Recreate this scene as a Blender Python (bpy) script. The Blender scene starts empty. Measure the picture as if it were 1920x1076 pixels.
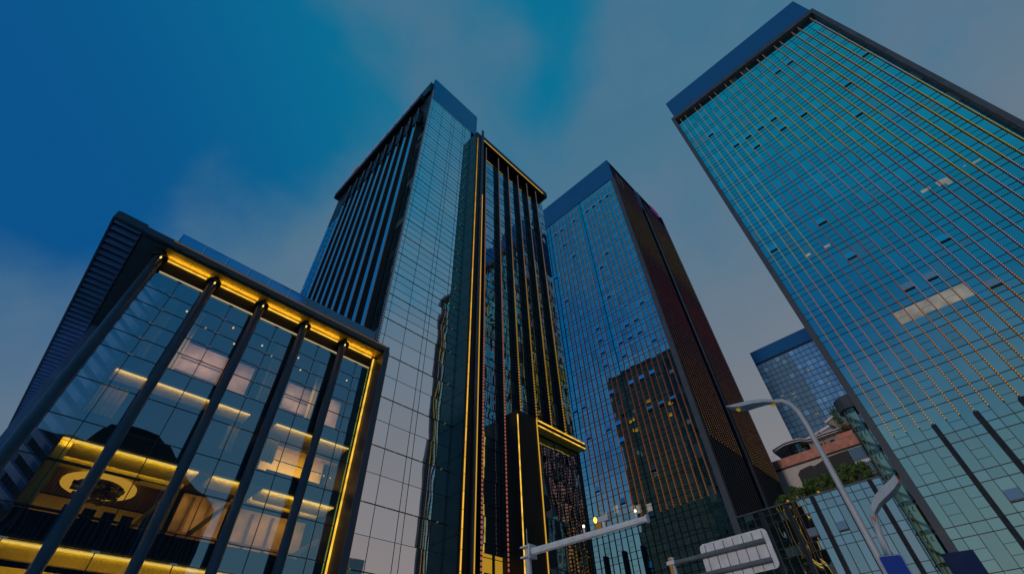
import bpy, math, random
from mathutils import Vector, Matrix
random.seed(7)
sc = bpy.context.scene
COL = sc.collection
H0 = 1.6                      # eye height: all building coordinates below are measured from the eye, z is lifted by this

# ------------------------------------------------------------------ camera
cam = bpy.data.cameras.new('camera'); co = bpy.data.objects.new('camera', cam); COL.objects.link(co)
RIGHT, DOWN, FWD = None, None, None
def cam_matrix(pitch, roll, yaw):
    b = Vector((math.sin(yaw), 0, math.cos(yaw))); a = Vector((-math.cos(yaw), 0, math.sin(yaw))); z = Vector((0, -1, 0))
    M = Matrix((b, a, z)).transposed()
    cp, sp, cr, sr = math.cos(pitch), math.sin(pitch), math.cos(roll), math.sin(roll)
    P = Matrix(((1, 0, 0), (0, cp, sp), (0, -sp, cp))); Q = Matrix(((cr, -sr, 0), (sr, cr, 0), (0, 0, 1)))
    return Q @ P @ M
RC = cam_matrix(0.78881595, -0.04823600, 0.74125764)
m = Matrix((RC[0], -Vector(RC[1]), -Vector(RC[2]))).transposed().to_4x4()
m.translation = (0, 0, H0)
co.matrix_world = m
cam.sensor_width = 36; cam.lens = 36 * 850.07 / 1920
cam.clip_start = 0.1; cam.clip_end = 6000
sc.camera = co
sc.view_settings.view_transform = 'Standard'; sc.view_settings.look = 'None'
sc.view_settings.exposure = 0; sc.view_settings.gamma = 1
sc.cycles.max_bounces = 8; sc.cycles.glossy_bounces = 5; sc.cycles.transparent_max_bounces = 10
sc.cycles.sample_clamp_indirect = 3

def lin(r, g, b, k=1.0):
    f = lambda c: ((c / 255) / 12.92 if c / 255 <= .04045 else ((c / 255 + .055) / 1.055) ** 2.4) * k
    return (f(r), f(g), f(b), 1)

# ------------------------------------------------------------------ world: dusk sky, blue overhead, grey cloud towards the horizon
W = bpy.data.worlds.new('World'); sc.world = W; W.use_nodes = True
nt = W.node_tree; nt.nodes.clear()
class NT:
    def __init__(s, t): s.t = t
    def n(s, typ, **kw):
        x = s.t.nodes.new(typ)
        for k, v in kw.items():
            if k.startswith('i_'):
                key = k[2:]; key = int(key) if key.isdigit() else key
                s.put(x.inputs[key], v)
            else: setattr(x, k, v)
        return x
    def put(s, sock, v):
        if isinstance(v, bpy.types.NodeSocket): s.t.links.new(v, sock)
        elif isinstance(v, bpy.types.Node): s.t.links.new(v.outputs[0], sock)
        else: sock.default_value = v
    def math(s, op, a, b=None, clamp=False):
        x = s.t.nodes.new('ShaderNodeMath'); x.operation = op; x.use_clamp = clamp
        s.put(x.inputs[0], a)
        if b is not None: s.put(x.inputs[1], b)
        return x.outputs[0]
    def mix(s, f, a, b):
        x = s.t.nodes.new('ShaderNodeMix'); x.data_type = 'RGBA'
        s.put(x.inputs[0], f); s.put(x.inputs[6], a); s.put(x.inputs[7], b); return x.outputs[2]
    def ramp(s, f, stops, interp='LINEAR'):
        x = s.t.nodes.new('ShaderNodeValToRGB'); e = x.color_ramp.elements; x.color_ramp.interpolation = interp
        while len(e) < len(stops): e.new(0.5)
        for el, (p, c) in zip(e, stops): el.position = p; el.color = c
        s.put(x.inputs[0], f); return x.outputs[0]
N = NT(nt)
tc = N.n('ShaderNodeTexCoord'); D = tc.outputs['Generated']
sep = N.n('ShaderNodeSeparateXYZ', i_0=D); X, Y, Z = sep.outputs
def dot(v):
    x = N.n('ShaderNodeVectorMath', operation='DOT_PRODUCT', i_0=D, i_1=v); return x.outputs['Value']
def blob(d, c0, c1, amp):
    d = Vector(d).normalized()
    mr = N.n('ShaderNodeMapRange', interpolation_type='SMOOTHSTEP', i_0=dot(d), i_1=c0, i_2=c1, i_3=0.0, i_4=amp); return mr.outputs[0]
nz = N.n('ShaderNodeTexNoise', i_Vector=D, i_Scale=3.2, i_Detail=5.0, i_Roughness=0.5, i_Distortion=0.6)
nz2 = N.n('ShaderNodeTexNoise', i_Vector=D, i_Scale=1.3, i_Detail=2.0)
Zc = N.math('MAXIMUM', Z, 0.0)
L = N.math('ADD', 1.62, N.math('MULTIPLY', Zc, -2.40))
L = N.math('ADD', L, N.math('MULTIPLY', N.math('MULTIPLY', Zc, Zc), 0.92))
L = N.math('ADD', L, N.math('MULTIPLY', N.math('MULTIPLY', X, Zc), 1.04))
L = N.math('ADD', L, N.math('MULTIPLY', N.math('SUBTRACT', nz.outputs[0], 0.5), 0.85))
L = N.math('ADD', L, N.math('MULTIPLY', N.math('SUBTRACT', nz2.outputs[0], 0.5), 0.35))
nz3 = N.n('ShaderNodeTexNoise', i_Vector=D, i_Scale=7.5, i_Detail=7.0, i_Roughness=0.55, i_Distortion=0.4)
L = N.math('ADD', L, N.math('MULTIPLY', N.math('SUBTRACT', nz3.outputs[0], 0.5), 0.70))
for d, c0, c1, a in [((.105, .30, .945), .965, .997, .62), ((.13, .66, .74), .955, .997, .50), ((-.96, -.03, .25), .86, .99, .25), ((.05, .51, .86), .975, .998, -.40), ((.40, .14, .90), .95, .995, .28),
                     ((.254, .145, .956), .978, .999, -.62), ((-.14, .66, .72), .94, .99, -.38), ((-.02, .40, .91), .975, .998, -.2),
                     ((.45, -.10, .88), .95, .99, .2), ((-.70, -.14, .70), .90, .995, -.30), ((-.66, .36, .66), .92, .995, .16)]:
    L = N.math('ADD', L, blob(d, c0, c1, a))
mr = N.n('ShaderNodeMapRange', interpolation_type='SMOOTHSTEP', i_0=L, i_1=0.05, i_2=0.95)
mask = mr.outputs[0]
teal = N.n('ShaderNodeMapRange', interpolation_type='SMOOTHSTEP', i_0=dot((.45, -.55, .25)), i_1=-0.36, i_2=0.12)
clear = N.mix(teal.outputs[0], lin(7, 81, 138), lin(8, 111, 147))
cloud = N.ramp(Zc, [(0.0, lin(142, 128, 124)), (0.22, lin(140, 131, 130)), (0.42, lin(121, 124, 131)), (0.66, lin(93, 118, 138)), (0.90, lin(66, 114, 142))])
cold = N.ramp(Zc, [(0.0, lin(92, 112, 128)), (0.22, lin(84, 113, 132)), (0.42, lin(68, 108, 140)), (0.66, lin(62, 112, 144)), (0.90, lin(62, 113, 142))])
warm = N.n('ShaderNodeMapRange', interpolation_type='SMOOTHSTEP', i_0=X, i_1=-.35, i_2=.45)
cloud = N.mix(warm.outputs[0], cold, cloud)
wisp = N.n('ShaderNodeTexNoise', i_Vector=D, i_Scale=5.5, i_Detail=6.0, i_Roughness=.55)
sky_c = N.mix(mask, clear, cloud)
sky_c = N.mix(N.math('MULTIPLY', N.math('SUBTRACT', wisp.outputs[0], .45, True), N.math('MULTIPLY', mask, .75)), sky_c, lin(116, 128, 146))
sk = N.n('ShaderNodeTexSky', sky_type='NISHITA'); sk.sun_disc = False; sk.sun_elevation = math.radians(3); sk.sun_rotation = math.radians(268)
addn = N.n('ShaderNodeMix', data_type='RGBA', blend_type='ADD'); N.put(addn.inputs[0], 0.003); N.put(addn.inputs[6], sky_c); N.put(addn.inputs[7], sk.outputs[0])
bg = N.n('ShaderNodeBackground', i_Color=addn.outputs[2], i_Strength=1.0)
out = N.n('ShaderNodeOutputWorld', i_Surface=bg)
W.cycles.sampling_method = 'MANUAL'; W.cycles.sample_map_resolution = 512

sun = bpy.data.lights.new('sun', 'SUN'); sun.energy = 0.75; sun.angle = math.radians(8); sun.color = (1, .88, .82)
so = bpy.data.objects.new('sun', sun); COL.objects.link(so)
so.rotation_euler = (math.radians(87), 0, math.radians(-88))

# ------------------------------------------------------------------ materials
MATS = {}
def newmat(name):
    mt = bpy.data.materials.new(name); mt.use_nodes = True; mt.node_tree.nodes.clear(); MATS[name] = mt
    return mt, NT(mt.node_tree)
def finish(t, sh): t.n('ShaderNodeOutputMaterial', i_Surface=sh)
def solid(name, col, rough=.5, metal=0.0, var=.15, scale=1.5, spec=.5):
    mt, t = newmat(name); c = t.n('ShaderNodeTexCoord')
    nzz = t.n('ShaderNodeTexNoise', i_Vector=c.outputs['Object'], i_Scale=scale, i_Detail=4.0)
    v = t.n('ShaderNodeMapRange', i_0=nzz.outputs[0], i_1=.3, i_2=.7, i_3=1 - var, i_4=1 + var)
    hs = t.n('ShaderNodeHueSaturation', i_Color=col, i_Value=v.outputs[0])
    rr = t.n('ShaderNodeMapRange', i_0=nzz.outputs[0], i_1=.3, i_2=.7, i_3=max(0, rough - .08), i_4=min(1, rough + .08))
    p = t.n('ShaderNodeBsdfPrincipled', i_Metallic=metal); t.put(p.inputs['Base Color'], hs.outputs[0]); t.put(p.inputs['Roughness'], rr.outputs[0])
    p.inputs['Specular IOR Level'].default_value = spec
    finish(t, p); return mt
def glass(name, tint, refl, base, wav=.01, wscale=.45, stretch=(1, 1, .5), rough=.015, bl=.3, var=.1):
    """coated curtain wall glass: mirror of the sky over a dark interior; 'v' is a random number per pane"""
    mt, t = newmat(name); c = t.n('ShaderNodeTexCoord')
    at = t.n('ShaderNodeAttribute', attribute_name='v')
    mp = t.n('ShaderNodeMapping', i_Vector=c.outputs['Object'], i_Scale=stretch)
    nn = t.n('ShaderNodeTexNoise', i_Vector=mp.outputs[0], i_Scale=wscale, i_Detail=1.5)
    bp = t.n('ShaderNodeBump', i_Strength=1.0, i_Distance=wav, i_Height=nn.outputs[0])
    fr = t.n('ShaderNodeFresnel', i_IOR=1.5)
    f = t.math('ADD', refl, t.math('MULTIPLY', fr.outputs[0], 1 - refl), True)
    vv = t.n('ShaderNodeMapRange', i_0=at.outputs['Fac'], i_3=1 - var, i_4=1.05)
    tc_ = t.n('ShaderNodeHueSaturation', i_Color=tint, i_Value=vv.outputs[0])
    g = t.n('ShaderNodeBsdfGlossy', i_Color=tc_.outputs[0], i_Roughness=rough, i_Normal=bp.outputs[0])
    blind = t.n('ShaderNodeMapRange', i_0=at.outputs['Fac'], i_1=.86, i_2=.95, i_3=0.0, i_4=1.0)
    bc = t.mix(blind.outputs[0], base, tuple(min(1, x * (1 + 6 * bl) + .22 * bl) for x in base[:3]) + (1,))
    d = t.n('ShaderNodeBsdfDiffuse', i_Color=bc)
    f = t.math('MULTIPLY', f, t.math('SUBTRACT', 1.0, t.math('MULTIPLY', blind.outputs[0], bl)))
    ms = t.n('ShaderNodeMixShader', i_0=f, i_1=d.outputs[0], i_2=g.outputs[0]); finish(t, ms); return mt
def clearglass(name, tint, refl, wav=.006, gt=(.9, .95, 1, 1)):
    mt, t = newmat(name); c = t.n('ShaderNodeTexCoord')
    nn = t.n('ShaderNodeTexNoise', i_Vector=c.outputs['Object'], i_Scale=.6, i_Detail=1.0)
    bp = t.n('ShaderNodeBump', i_Strength=1.0, i_Distance=wav, i_Height=nn.outputs[0])
    fr = t.n('ShaderNodeFresnel', i_IOR=1.5)
    f = t.math('ADD', refl, t.math('MULTIPLY', fr.outputs[0], 1 - refl), True)
    g = t.n('ShaderNodeBsdfGlossy', i_Color=gt, i_Roughness=.01, i_Normal=bp.outputs[0])
    tr = t.n('ShaderNodeBsdfTransparent', i_Color=tint)
    ms = t.n('ShaderNodeMixShader', i_0=f, i_1=tr.outputs[0], i_2=g.outputs[0]); finish(t, ms); return mt
def emit(name, col, s, sampled=True, tex=None):
    mt, t = newmat(name)
    c = col
    if tex:
        cc = t.n('ShaderNodeTexCoord'); nz_ = t.n('ShaderNodeTexNoise', i_Vector=cc.outputs['Object'], i_Scale=tex, i_Detail=3.0)
        s = t.n('ShaderNodeMapRange', i_0=nz_.outputs[0], i_1=.3, i_2=.7, i_3=s * .55, i_4=s * 1.3).outputs[0]
    e = t.n('ShaderNodeEmission', i_Color=c, i_Strength=s); finish(t, e)
    mt.cycles.emission_sampling = 'AUTO' if sampled else 'NONE'; return mt
def ledmat(name, s):
    mt, t = newmat(name); a = t.n('ShaderNodeAttribute', attribute_name='Col')
    e = t.n('ShaderNodeEmission', i_Color=a.outputs['Color'], i_Strength=s); finish(t, e)
    mt.cycles.emission_sampling = 'NONE'; return mt

G_RT = glass('teal_tower_glass', (.74, 1.0, .87, 1), .86, (.01, .035, .045, 1), wav=.010, wscale=.30)
G_T3 = glass('blue_tower_glass', (.85, 1.0, .90, 1), .94, (.01, .03, .04, 1), wav=.012, wscale=.35)
G_T2 = glass('pale_tower_glass', (1.0, 1.0, 1.0, 1), .93, (.02, .025, .03, 1), wav=.012, wscale=.35, bl=0, var=.03)
G_T2D = glass('dark_hotel_glass', (.66, .86, 1.0, 1), .74, (.012, .013, .016, 1), wav=.030, wscale=.5, stretch=(1, 1, .35))
G_SIDE = glass('smoked_glass', (.40, .68, .76, 1), .07, (.008, .016, .02, 1), wav=.015)
G_OPEN = glass('tilted_window_glass', (.8, .95, 1, 1), .22, (.22, .30, .36, 1), wav=.0)
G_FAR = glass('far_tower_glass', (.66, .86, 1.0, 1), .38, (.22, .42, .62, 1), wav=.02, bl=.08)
G_WING = glass('wing_glass', (.82, .98, 1.0, 1), .80, (.02, .05, .055, 1), wav=.02)
G_POD = clearglass('clear_hall_glass', (.78, .84, .88, 1), .40, gt=(.27, .70, 1, 1))
G_RAIL = clearglass('blue_rail_glass', (.30, .62, .80, 1), .22, gt=(.35, .72, 1, 1))
G_TUBE = clearglass('green_tube_glass', (.72, .92, .88, 1), .16, gt=(.7, .95, .92, 1))
M_DARK = solid('dark_metal', (.010, .013, .018, 1), .45, .3)
M_MUL = solid('mullion_metal', (.010, .014, .020, 1), .5, .2)
M_NAVY = solid('navy_panel', (.010, .105, .28, 1), .65, 0, .04, .2, spec=.15)
M_FRAME = solid('frame_stone', (.045, .055, .078, 1), .6, 0, .25, .6)
M_FIN = solid('fin_metal', (.011, .019, .030, 1), .55, 0, spec=.15)
M_BROWN = solid('bronze_panel', (.022, .015, .012, 1), .40, .2, .3, .4, spec=.25)
M_GOLD = solid('brushed_gold', (.80, .46, .05, 1), .38, .35, .15, 2)
M_STEEL = solid('blue_grey_steel', (.028, .055, .095, 1), .42, .15, .15, 1)
M_LOUV = solid('louvre_metal', (.18, .30, .55, 1), .5, .1, .2, 1)
M_SLAB = solid('dark_concrete', (.03, .03, .035, 1), .7)
M_CEIL = solid('brown_ceiling', (.16, .10, .06, 1), .6)
M_AMBER = solid('amber_plaster', (.74, .54, .11, 1), .6, 0, .1)
M_PEACH = solid('peach_wall', (.55, .37, .27, 1), .7, 0, .5, .7)
M_CURT = solid('yellow_curtain', (.60, .45, .12, 1), .8)
M_GREYP = solid('galvanised_steel', (.70, .68, .70, 1), .5, .0, .12, 3)
M_SIGNB = solid('aluminium_sheet', (.70, .66, .67, 1), .5, .0, .14, 3.5)
M_LAMP = solid('lamp_aluminium', (.50, .475, .485, 1), .45, .05, .1, 3)
M_WOOD = solid('red_wood_cladding', (.62, .25, .18, 1), .65, 0, .3, 1)
M_BEIGE = solid('beige_render', (.62, .56, .52, 1), .8, 0, .1)
M_ROOFW = solid('white_fascia', (.75, .72, .78, 1), .5)
M_ROOF = solid('brown_roof', (.34, .29, .27, 1), .7)
M_ROOF2 = solid('soffit_grey', (.05, .075, .09, 1), .6)
M_LEDW = solid('dark_blue_cladding', (.022, .028, .042, 1), .5, 0)
M_RETURN = solid('dark_green_reflection', (.012, .034, .042, 1), .35, 0, .2)  # return wall: the dark green reflection is put into the base colour
M_PALEG = solid('pale_green_wall', (.42, .58, .54, 1), .6)
M_LEAF = solid('leaf_green', (.10, .18, .035, 1), .6, 0, .5, .9)
M_LEAFD = solid('dry_grass', (.16, .12, .05, 1), .8, 0, .3)
M_BARK = solid('bark', (.05, .035, .025, 1), .9)
M_ASPH = solid('asphalt', (.05, .05, .05, 1), .85)
M_PAVE = solid('paving', (.40, .40, .40, 1), .8)
M_PAINT = solid('road_paint', (.7, .7, .68, 1), .7)
M_BLUE = solid('blue_sign_face', (.006, .045, .30, 1), .5, 0, .03, spec=.1)
M_NAVYS = solid('navy_sign_face', (.010, .024, .085, 1), .6, 0, .03, spec=.1)
M_WHITE = solid('white_paint', (.5, .5, .52, 1), .5)
M_ORANGE = solid('orange_tape', (.6, .25, .03, 1), .6)
M_RIB = solid('ribbed_cladding', (.012, .020, .026, 1), .5, .2)
M_APT = solid('apartment_render', (.80, .76, .66, 1), .8)
E_GOLD = emit('gold_led_strip', (1.0, .56, .06, 1), 1.05, True, 1.3)
E_GOLDS = emit('gold_led_line', (1.0, .52, .05, 1), .62, False)
E_GOLDT = emit('faint_gold_line', (1.0, .56, .06, 1), .38, False)
E_WARM = emit('warm_cove_strip', (1.0, .66, .16, 1), 1.5)
E_WHITE = emit('white_flood', (1.0, .93, .70, 1), 3.0)
E_ROOM = emit('lit_ceiling_panel', (1, .98, .90, 1), .20, False, .35)
E_ORANGE = emit('amber_beacon', (1.0, .42, .03, 1), 5.0)
E_FARWIN = emit('far_lit_window', (1, .92, .7, 1), .16, False)
E_DIMO = emit('dim_orange_light', (1, .33, .05, 1), .45, False)
E_YEL = emit('yellow_lamp', (1.0, .75, .04, 1), .22, False)
E_RED = emit('red_sign_light', (1.0, .12, .03, 1), .22, False)
E_PURP = emit('purple_sign_light', (.45, .08, .50, 1), .16, False)
E_LILAC = emit('lilac_sign_light', (.55, .55, .85, 1), .22, False)
M_LED = ledmat('led_dots', .62)

# ------------------------------------------------------------------ mesh helpers
def tag(o, label=None, cat=None, group=None, kind=None):
    if label: o['label'] = label
    if cat: o['category'] = cat
    if group: o['group'] = group
    if kind: o['kind'] = kind
    return o
ROOTLOC = {}
def root(name, x, y, label, cat, group=None, z=-H0):
    e = bpy.data.objects.new(name, None); e.empty_display_size = .5; COL.objects.link(e)
    e.location = (x, y, z + H0); ROOTLOC[e.name] = Vector((x, y, z)); tag(e, label, cat, group); return e
class MB:
    def __init__(s): s.v = []; s.f = []; s.c = []; s.p = []
    def quad(s, a, b, c, d, col=None, pv=None):
        i = len(s.v); s.v += [tuple(a), tuple(b), tuple(c), tuple(d)]; s.f.append((i, i + 1, i + 2, i + 3)); s.c.append(col); s.p.append(pv)
    def poly(s, pts, col=None):
        i = len(s.v); s.v += [tuple(p) for p in pts]; s.f.append(tuple(range(i, i + len(pts)))); s.c.append(col); s.p.append(None)
    def hexa(s, P, col=None):
        i = len(s.v); s.v += [tuple(p) for p in P]
        for f in ((0, 3, 2, 1), (4, 5, 6, 7), (0, 1, 5, 4), (1, 2, 6, 5), (2, 3, 7, 6), (3, 0, 4, 7)):
            s.f.append(tuple(i + k for k in f)); s.c.append(col); s.p.append(None)
    def box(s, x0, x1, y0, y1, z0, z1, col=None):
        s.hexa([(x0, y0, z0), (x1, y0, z0), (x1, y1, z0), (x0, y1, z0), (x0, y0, z1), (x1, y0, z1), (x1, y1, z1), (x0, y1, z1)], col)
    def fbox(s, F, u0, u1, v0, v1, o0, o1, col=None):
        p = lambda u, v, o: F.pt(u, v, o)
        s.hexa([p(u0, v0, o0), p(u1, v0, o0), p(u1, v0, o1), p(u0, v0, o1), p(u0, v1, o0), p(u1, v1, o0), p(u1, v1, o1), p(u0, v1, o1)], col)
    def tube(s, pts, rad, n=12, cap=True):
        rings = []
        for k, p in enumerate(pts):
            p = Vector(p); a = Vector(pts[max(k - 1, 0)]); b = Vector(pts[min(k + 1, len(pts) - 1)])
            d = (b - a).normalized(); u = d.cross(Vector((0, 0, 1)))
            if u.length < 1e-3: u = Vector((1, 0, 0))
            u.normalize(); w = d.cross(u); r = rad[k] if isinstance(rad, (list, tuple)) else rad
            i = len(s.v); s.v += [tuple(p + (u * math.cos(2 * math.pi * q / n) + w * math.sin(2 * math.pi * q / n)) * r) for q in range(n)]; rings.append(i)
        for a, b in zip(rings, rings[1:]):
            for q in range(n):
                s.f.append((a + q, a + (q + 1) % n, b + (q + 1) % n, b + q)); s.c.append(None); s.p.append(None)
        if cap:
            for a in (rings[0], rings[-1]): s.f.append(tuple(range(a, a + n))); s.c.append(None); s.p.append(None)
    def prism(s, poly, ax, c0, c1):
        """poly of (u,v) extruded along axis ax from c0 to c1"""
        P = (lambda u, v, c: (c, u, v)) if ax == 'x' else (lambda u, v, c: (u, c, v)) if ax == 'y' else (lambda u, v, c: (u, v, c))
        n = len(poly); i = len(s.v); s.v += [P(u, v, c0) for u, v in poly] + [P(u, v, c1) for u, v in poly]
        fs = [tuple(range(i, i + n)), tuple(range(i + 2 * n - 1, i + n - 1, -1))] + [(i + k, i + (k + 1) % n, i + n + (k + 1) % n, i + n + k) for k in range(n)]
        for f in fs: s.f.append(f); s.c.append(None); s.p.append(None)
    def build(s, name, mat, parent=None, smooth=False, bevel=0, label=None):
        off = Vector((0, 0, -H0))
        if parent:
            r = parent
            while r.parent: r = r.parent
            off = ROOTLOC.get(r.name, off)
        me = bpy.data.meshes.new(name)
        me.from_pydata([(x - off[0], y - off[1], z - off[2]) for x, y, z in s.v], [], s.f)
        me.materials.append(mat)
        if any(c is not None for c in s.c):
            a = me.attributes.new('Col', 'FLOAT_COLOR', 'FACE')
            fl = []
            for c in s.c: fl += list(c or (0, 0, 0, 1))
            a.data.foreach_set('color', fl)
        if any(p is not None for p in s.p):
            a = me.attributes.new('v', 'FLOAT', 'FACE'); a.data.foreach_set('value', [p if p is not None else .5 for p in s.p])
        if smooth: me.polygons.foreach_set('use_smooth', [True] * len(me.polygons))
        me.update()
        o = bpy.data.objects.new(name, me); COL.objects.link(o)
        if parent: o.parent = parent
        if bevel:
            b = o.modifiers.new('bevel', 'BEVEL'); b.width = bevel; b.segments = 2; b.limit_method = 'ANGLE'
        if label: o['label'] = label
        return o
def one(mbfn, name, mat, parent=None, **kw):
    b = MB(); mbfn(b); return b.build(name, mat, parent, **kw)
class Face:
    """a facade plane: axis 'x' (plane x=c, u runs along y) or 'y' (plane y=c, u runs along x); sg = outward direction"""
    def __init__(s, ax, c, sg=-1): s.ax, s.c, s.sg = ax, c, sg
    def pt(s, u, v, o=0): return (s.c + s.sg * o, u, v) if s.ax == 'x' else (u, s.c + s.sg * o, v)
def panes(b, F, us, vs, tilt=.003, skip=None, o=0):
    for i in range(len(us) - 1):
        for j in range(len(vs) - 1):
            if skip and skip(i, j): continue
            u0, u1, v0, v1 = us[i], us[i + 1], vs[j], vs[j + 1]; uc, vc = (u0 + u1) / 2, (v0 + v1) / 2
            a, c = random.gauss(0, tilt), random.gauss(0, tilt)
            e = lambda u, v: F.pt(u, v, o + a * (u - uc) + c * (v - vc))
            b.quad(e(u0, v0), e(u1, v0), e(u1, v1), e(u0, v1), pv=random.random())
def frange(a, b, st):
    n = int(round((b - a) / st)); return [a + st * k for k in range(n + 1)]
def ledstrip(F, u, v0, v1, o, period, w, h, colfn, d=.06):
    """one continuous ribbon: lit and faintly glowing dark stretches take turns along it"""
    b = MB(); v = v0; ring = lambda v: [F.pt(u - w / 2, v, o), F.pt(u - w / 2, v, o + d), F.pt(u + w / 2, v, o + d), F.pt(u + w / 2, v, o)]
    b.v += ring(v); n = 0
    while v < v1:
        for hh, c in ((h, colfn(v)), (period - h, (0.012, 0.022, 0.032, 1))):  # unlit housing emits a faint tone so it is not pure black
            if hh < .01: continue
            v += hh; b.v += ring(v)
            for k in range(3):
                b.f.append((n + k, n + k + 1, n + k + 5, n + k + 4)); b.c.append(c); b.p.append(None)
            n += 4
    return b
def C(r, g, b, k=1.0): return lin(r, g, b, k)
def pal(stops, x):
    x = max(stops[0][0], min(stops[-1][0], x))
    for (a, ca), (b, cb) in zip(stops, stops[1:]):
        if x <= b:
            t = (x - a) / max(b - a, 1e-6); return tuple(ca[k] + (cb[k] - ca[k]) * t for k in range(3)) + (1,)
    return stops[-1][1]
PEACH, YEL, RED, PINK, LIL, ORG, AMB = C(178, 140, 115), C(190, 165, 40), C(150, 84, 76), C(155, 104, 110), C(165, 150, 185), C(210, 130, 45), C(225, 160, 60)

def open_windows(parent, F, lst, w, h, push=.20):
    for u, v in lst:
        b = MB(); u0, u1 = u - w / 2 + .05, u + w / 2 - .05; v1 = v + h; v0 = v
        P = [F.pt(u0, v0, push), F.pt(u1, v0, push), F.pt(u1, v1, .07), F.pt(u0, v1, .07)]
        b.quad(*P, pv=.5)
        ow = b.build('open_window', G_OPEN, parent)
        b = MB()
        b.hexa([F.pt(u0, v0 - .16, push - .12), F.pt(u1, v0 - .16, push - .12), F.pt(u1, v0 - .16, push + .02), F.pt(u0, v0 - .16, push + .02),
                F.pt(u0, v0 - .01, push - .10), F.pt(u1, v0 - .01, push - .10), F.pt(u1, v0 - .01, push + .02), F.pt(u0, v0 - .01, push + .02)])
        b.build('sash_frame', M_DARK, ow)

# ================================================================== ground
def gnd():
    b = MB(); b.quad((-3000, -3000, -H0), (3000, -3000, -H0), (3000, 3000, -H0), (-3000, 3000, -H0)); tag(b.build('ground', M_PAVE), kind='structure')
    b = MB(); b.quad((20, -400, -H0 + .004), (56, -400, -H0 + .004), (56, 25, -H0 + .004), (20, 25, -H0 + .004)); tag(b.build('road', M_ASPH), kind='structure')
    b = MB()
    for k in range(40): b.quad((37.9, -380 + k * 10, -H0 + .008), (38.1, -380 + k * 10, -H0 + .008), (38.1, -375 + k * 10, -H0 + .008), (37.9, -375 + k * 10, -H0 + .008))
    tag(b.build('road_marking', M_PAINT), kind='structure')
    b = MB(); b.box(19.7, 20, -400, 25, -H0 - .1, -H0 + .13); b.box(56, 56.3, -400, 25, -H0 - .1, -H0 + .13); tag(b.build('kerb', M_PAVE), kind='structure')
gnd()

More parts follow.
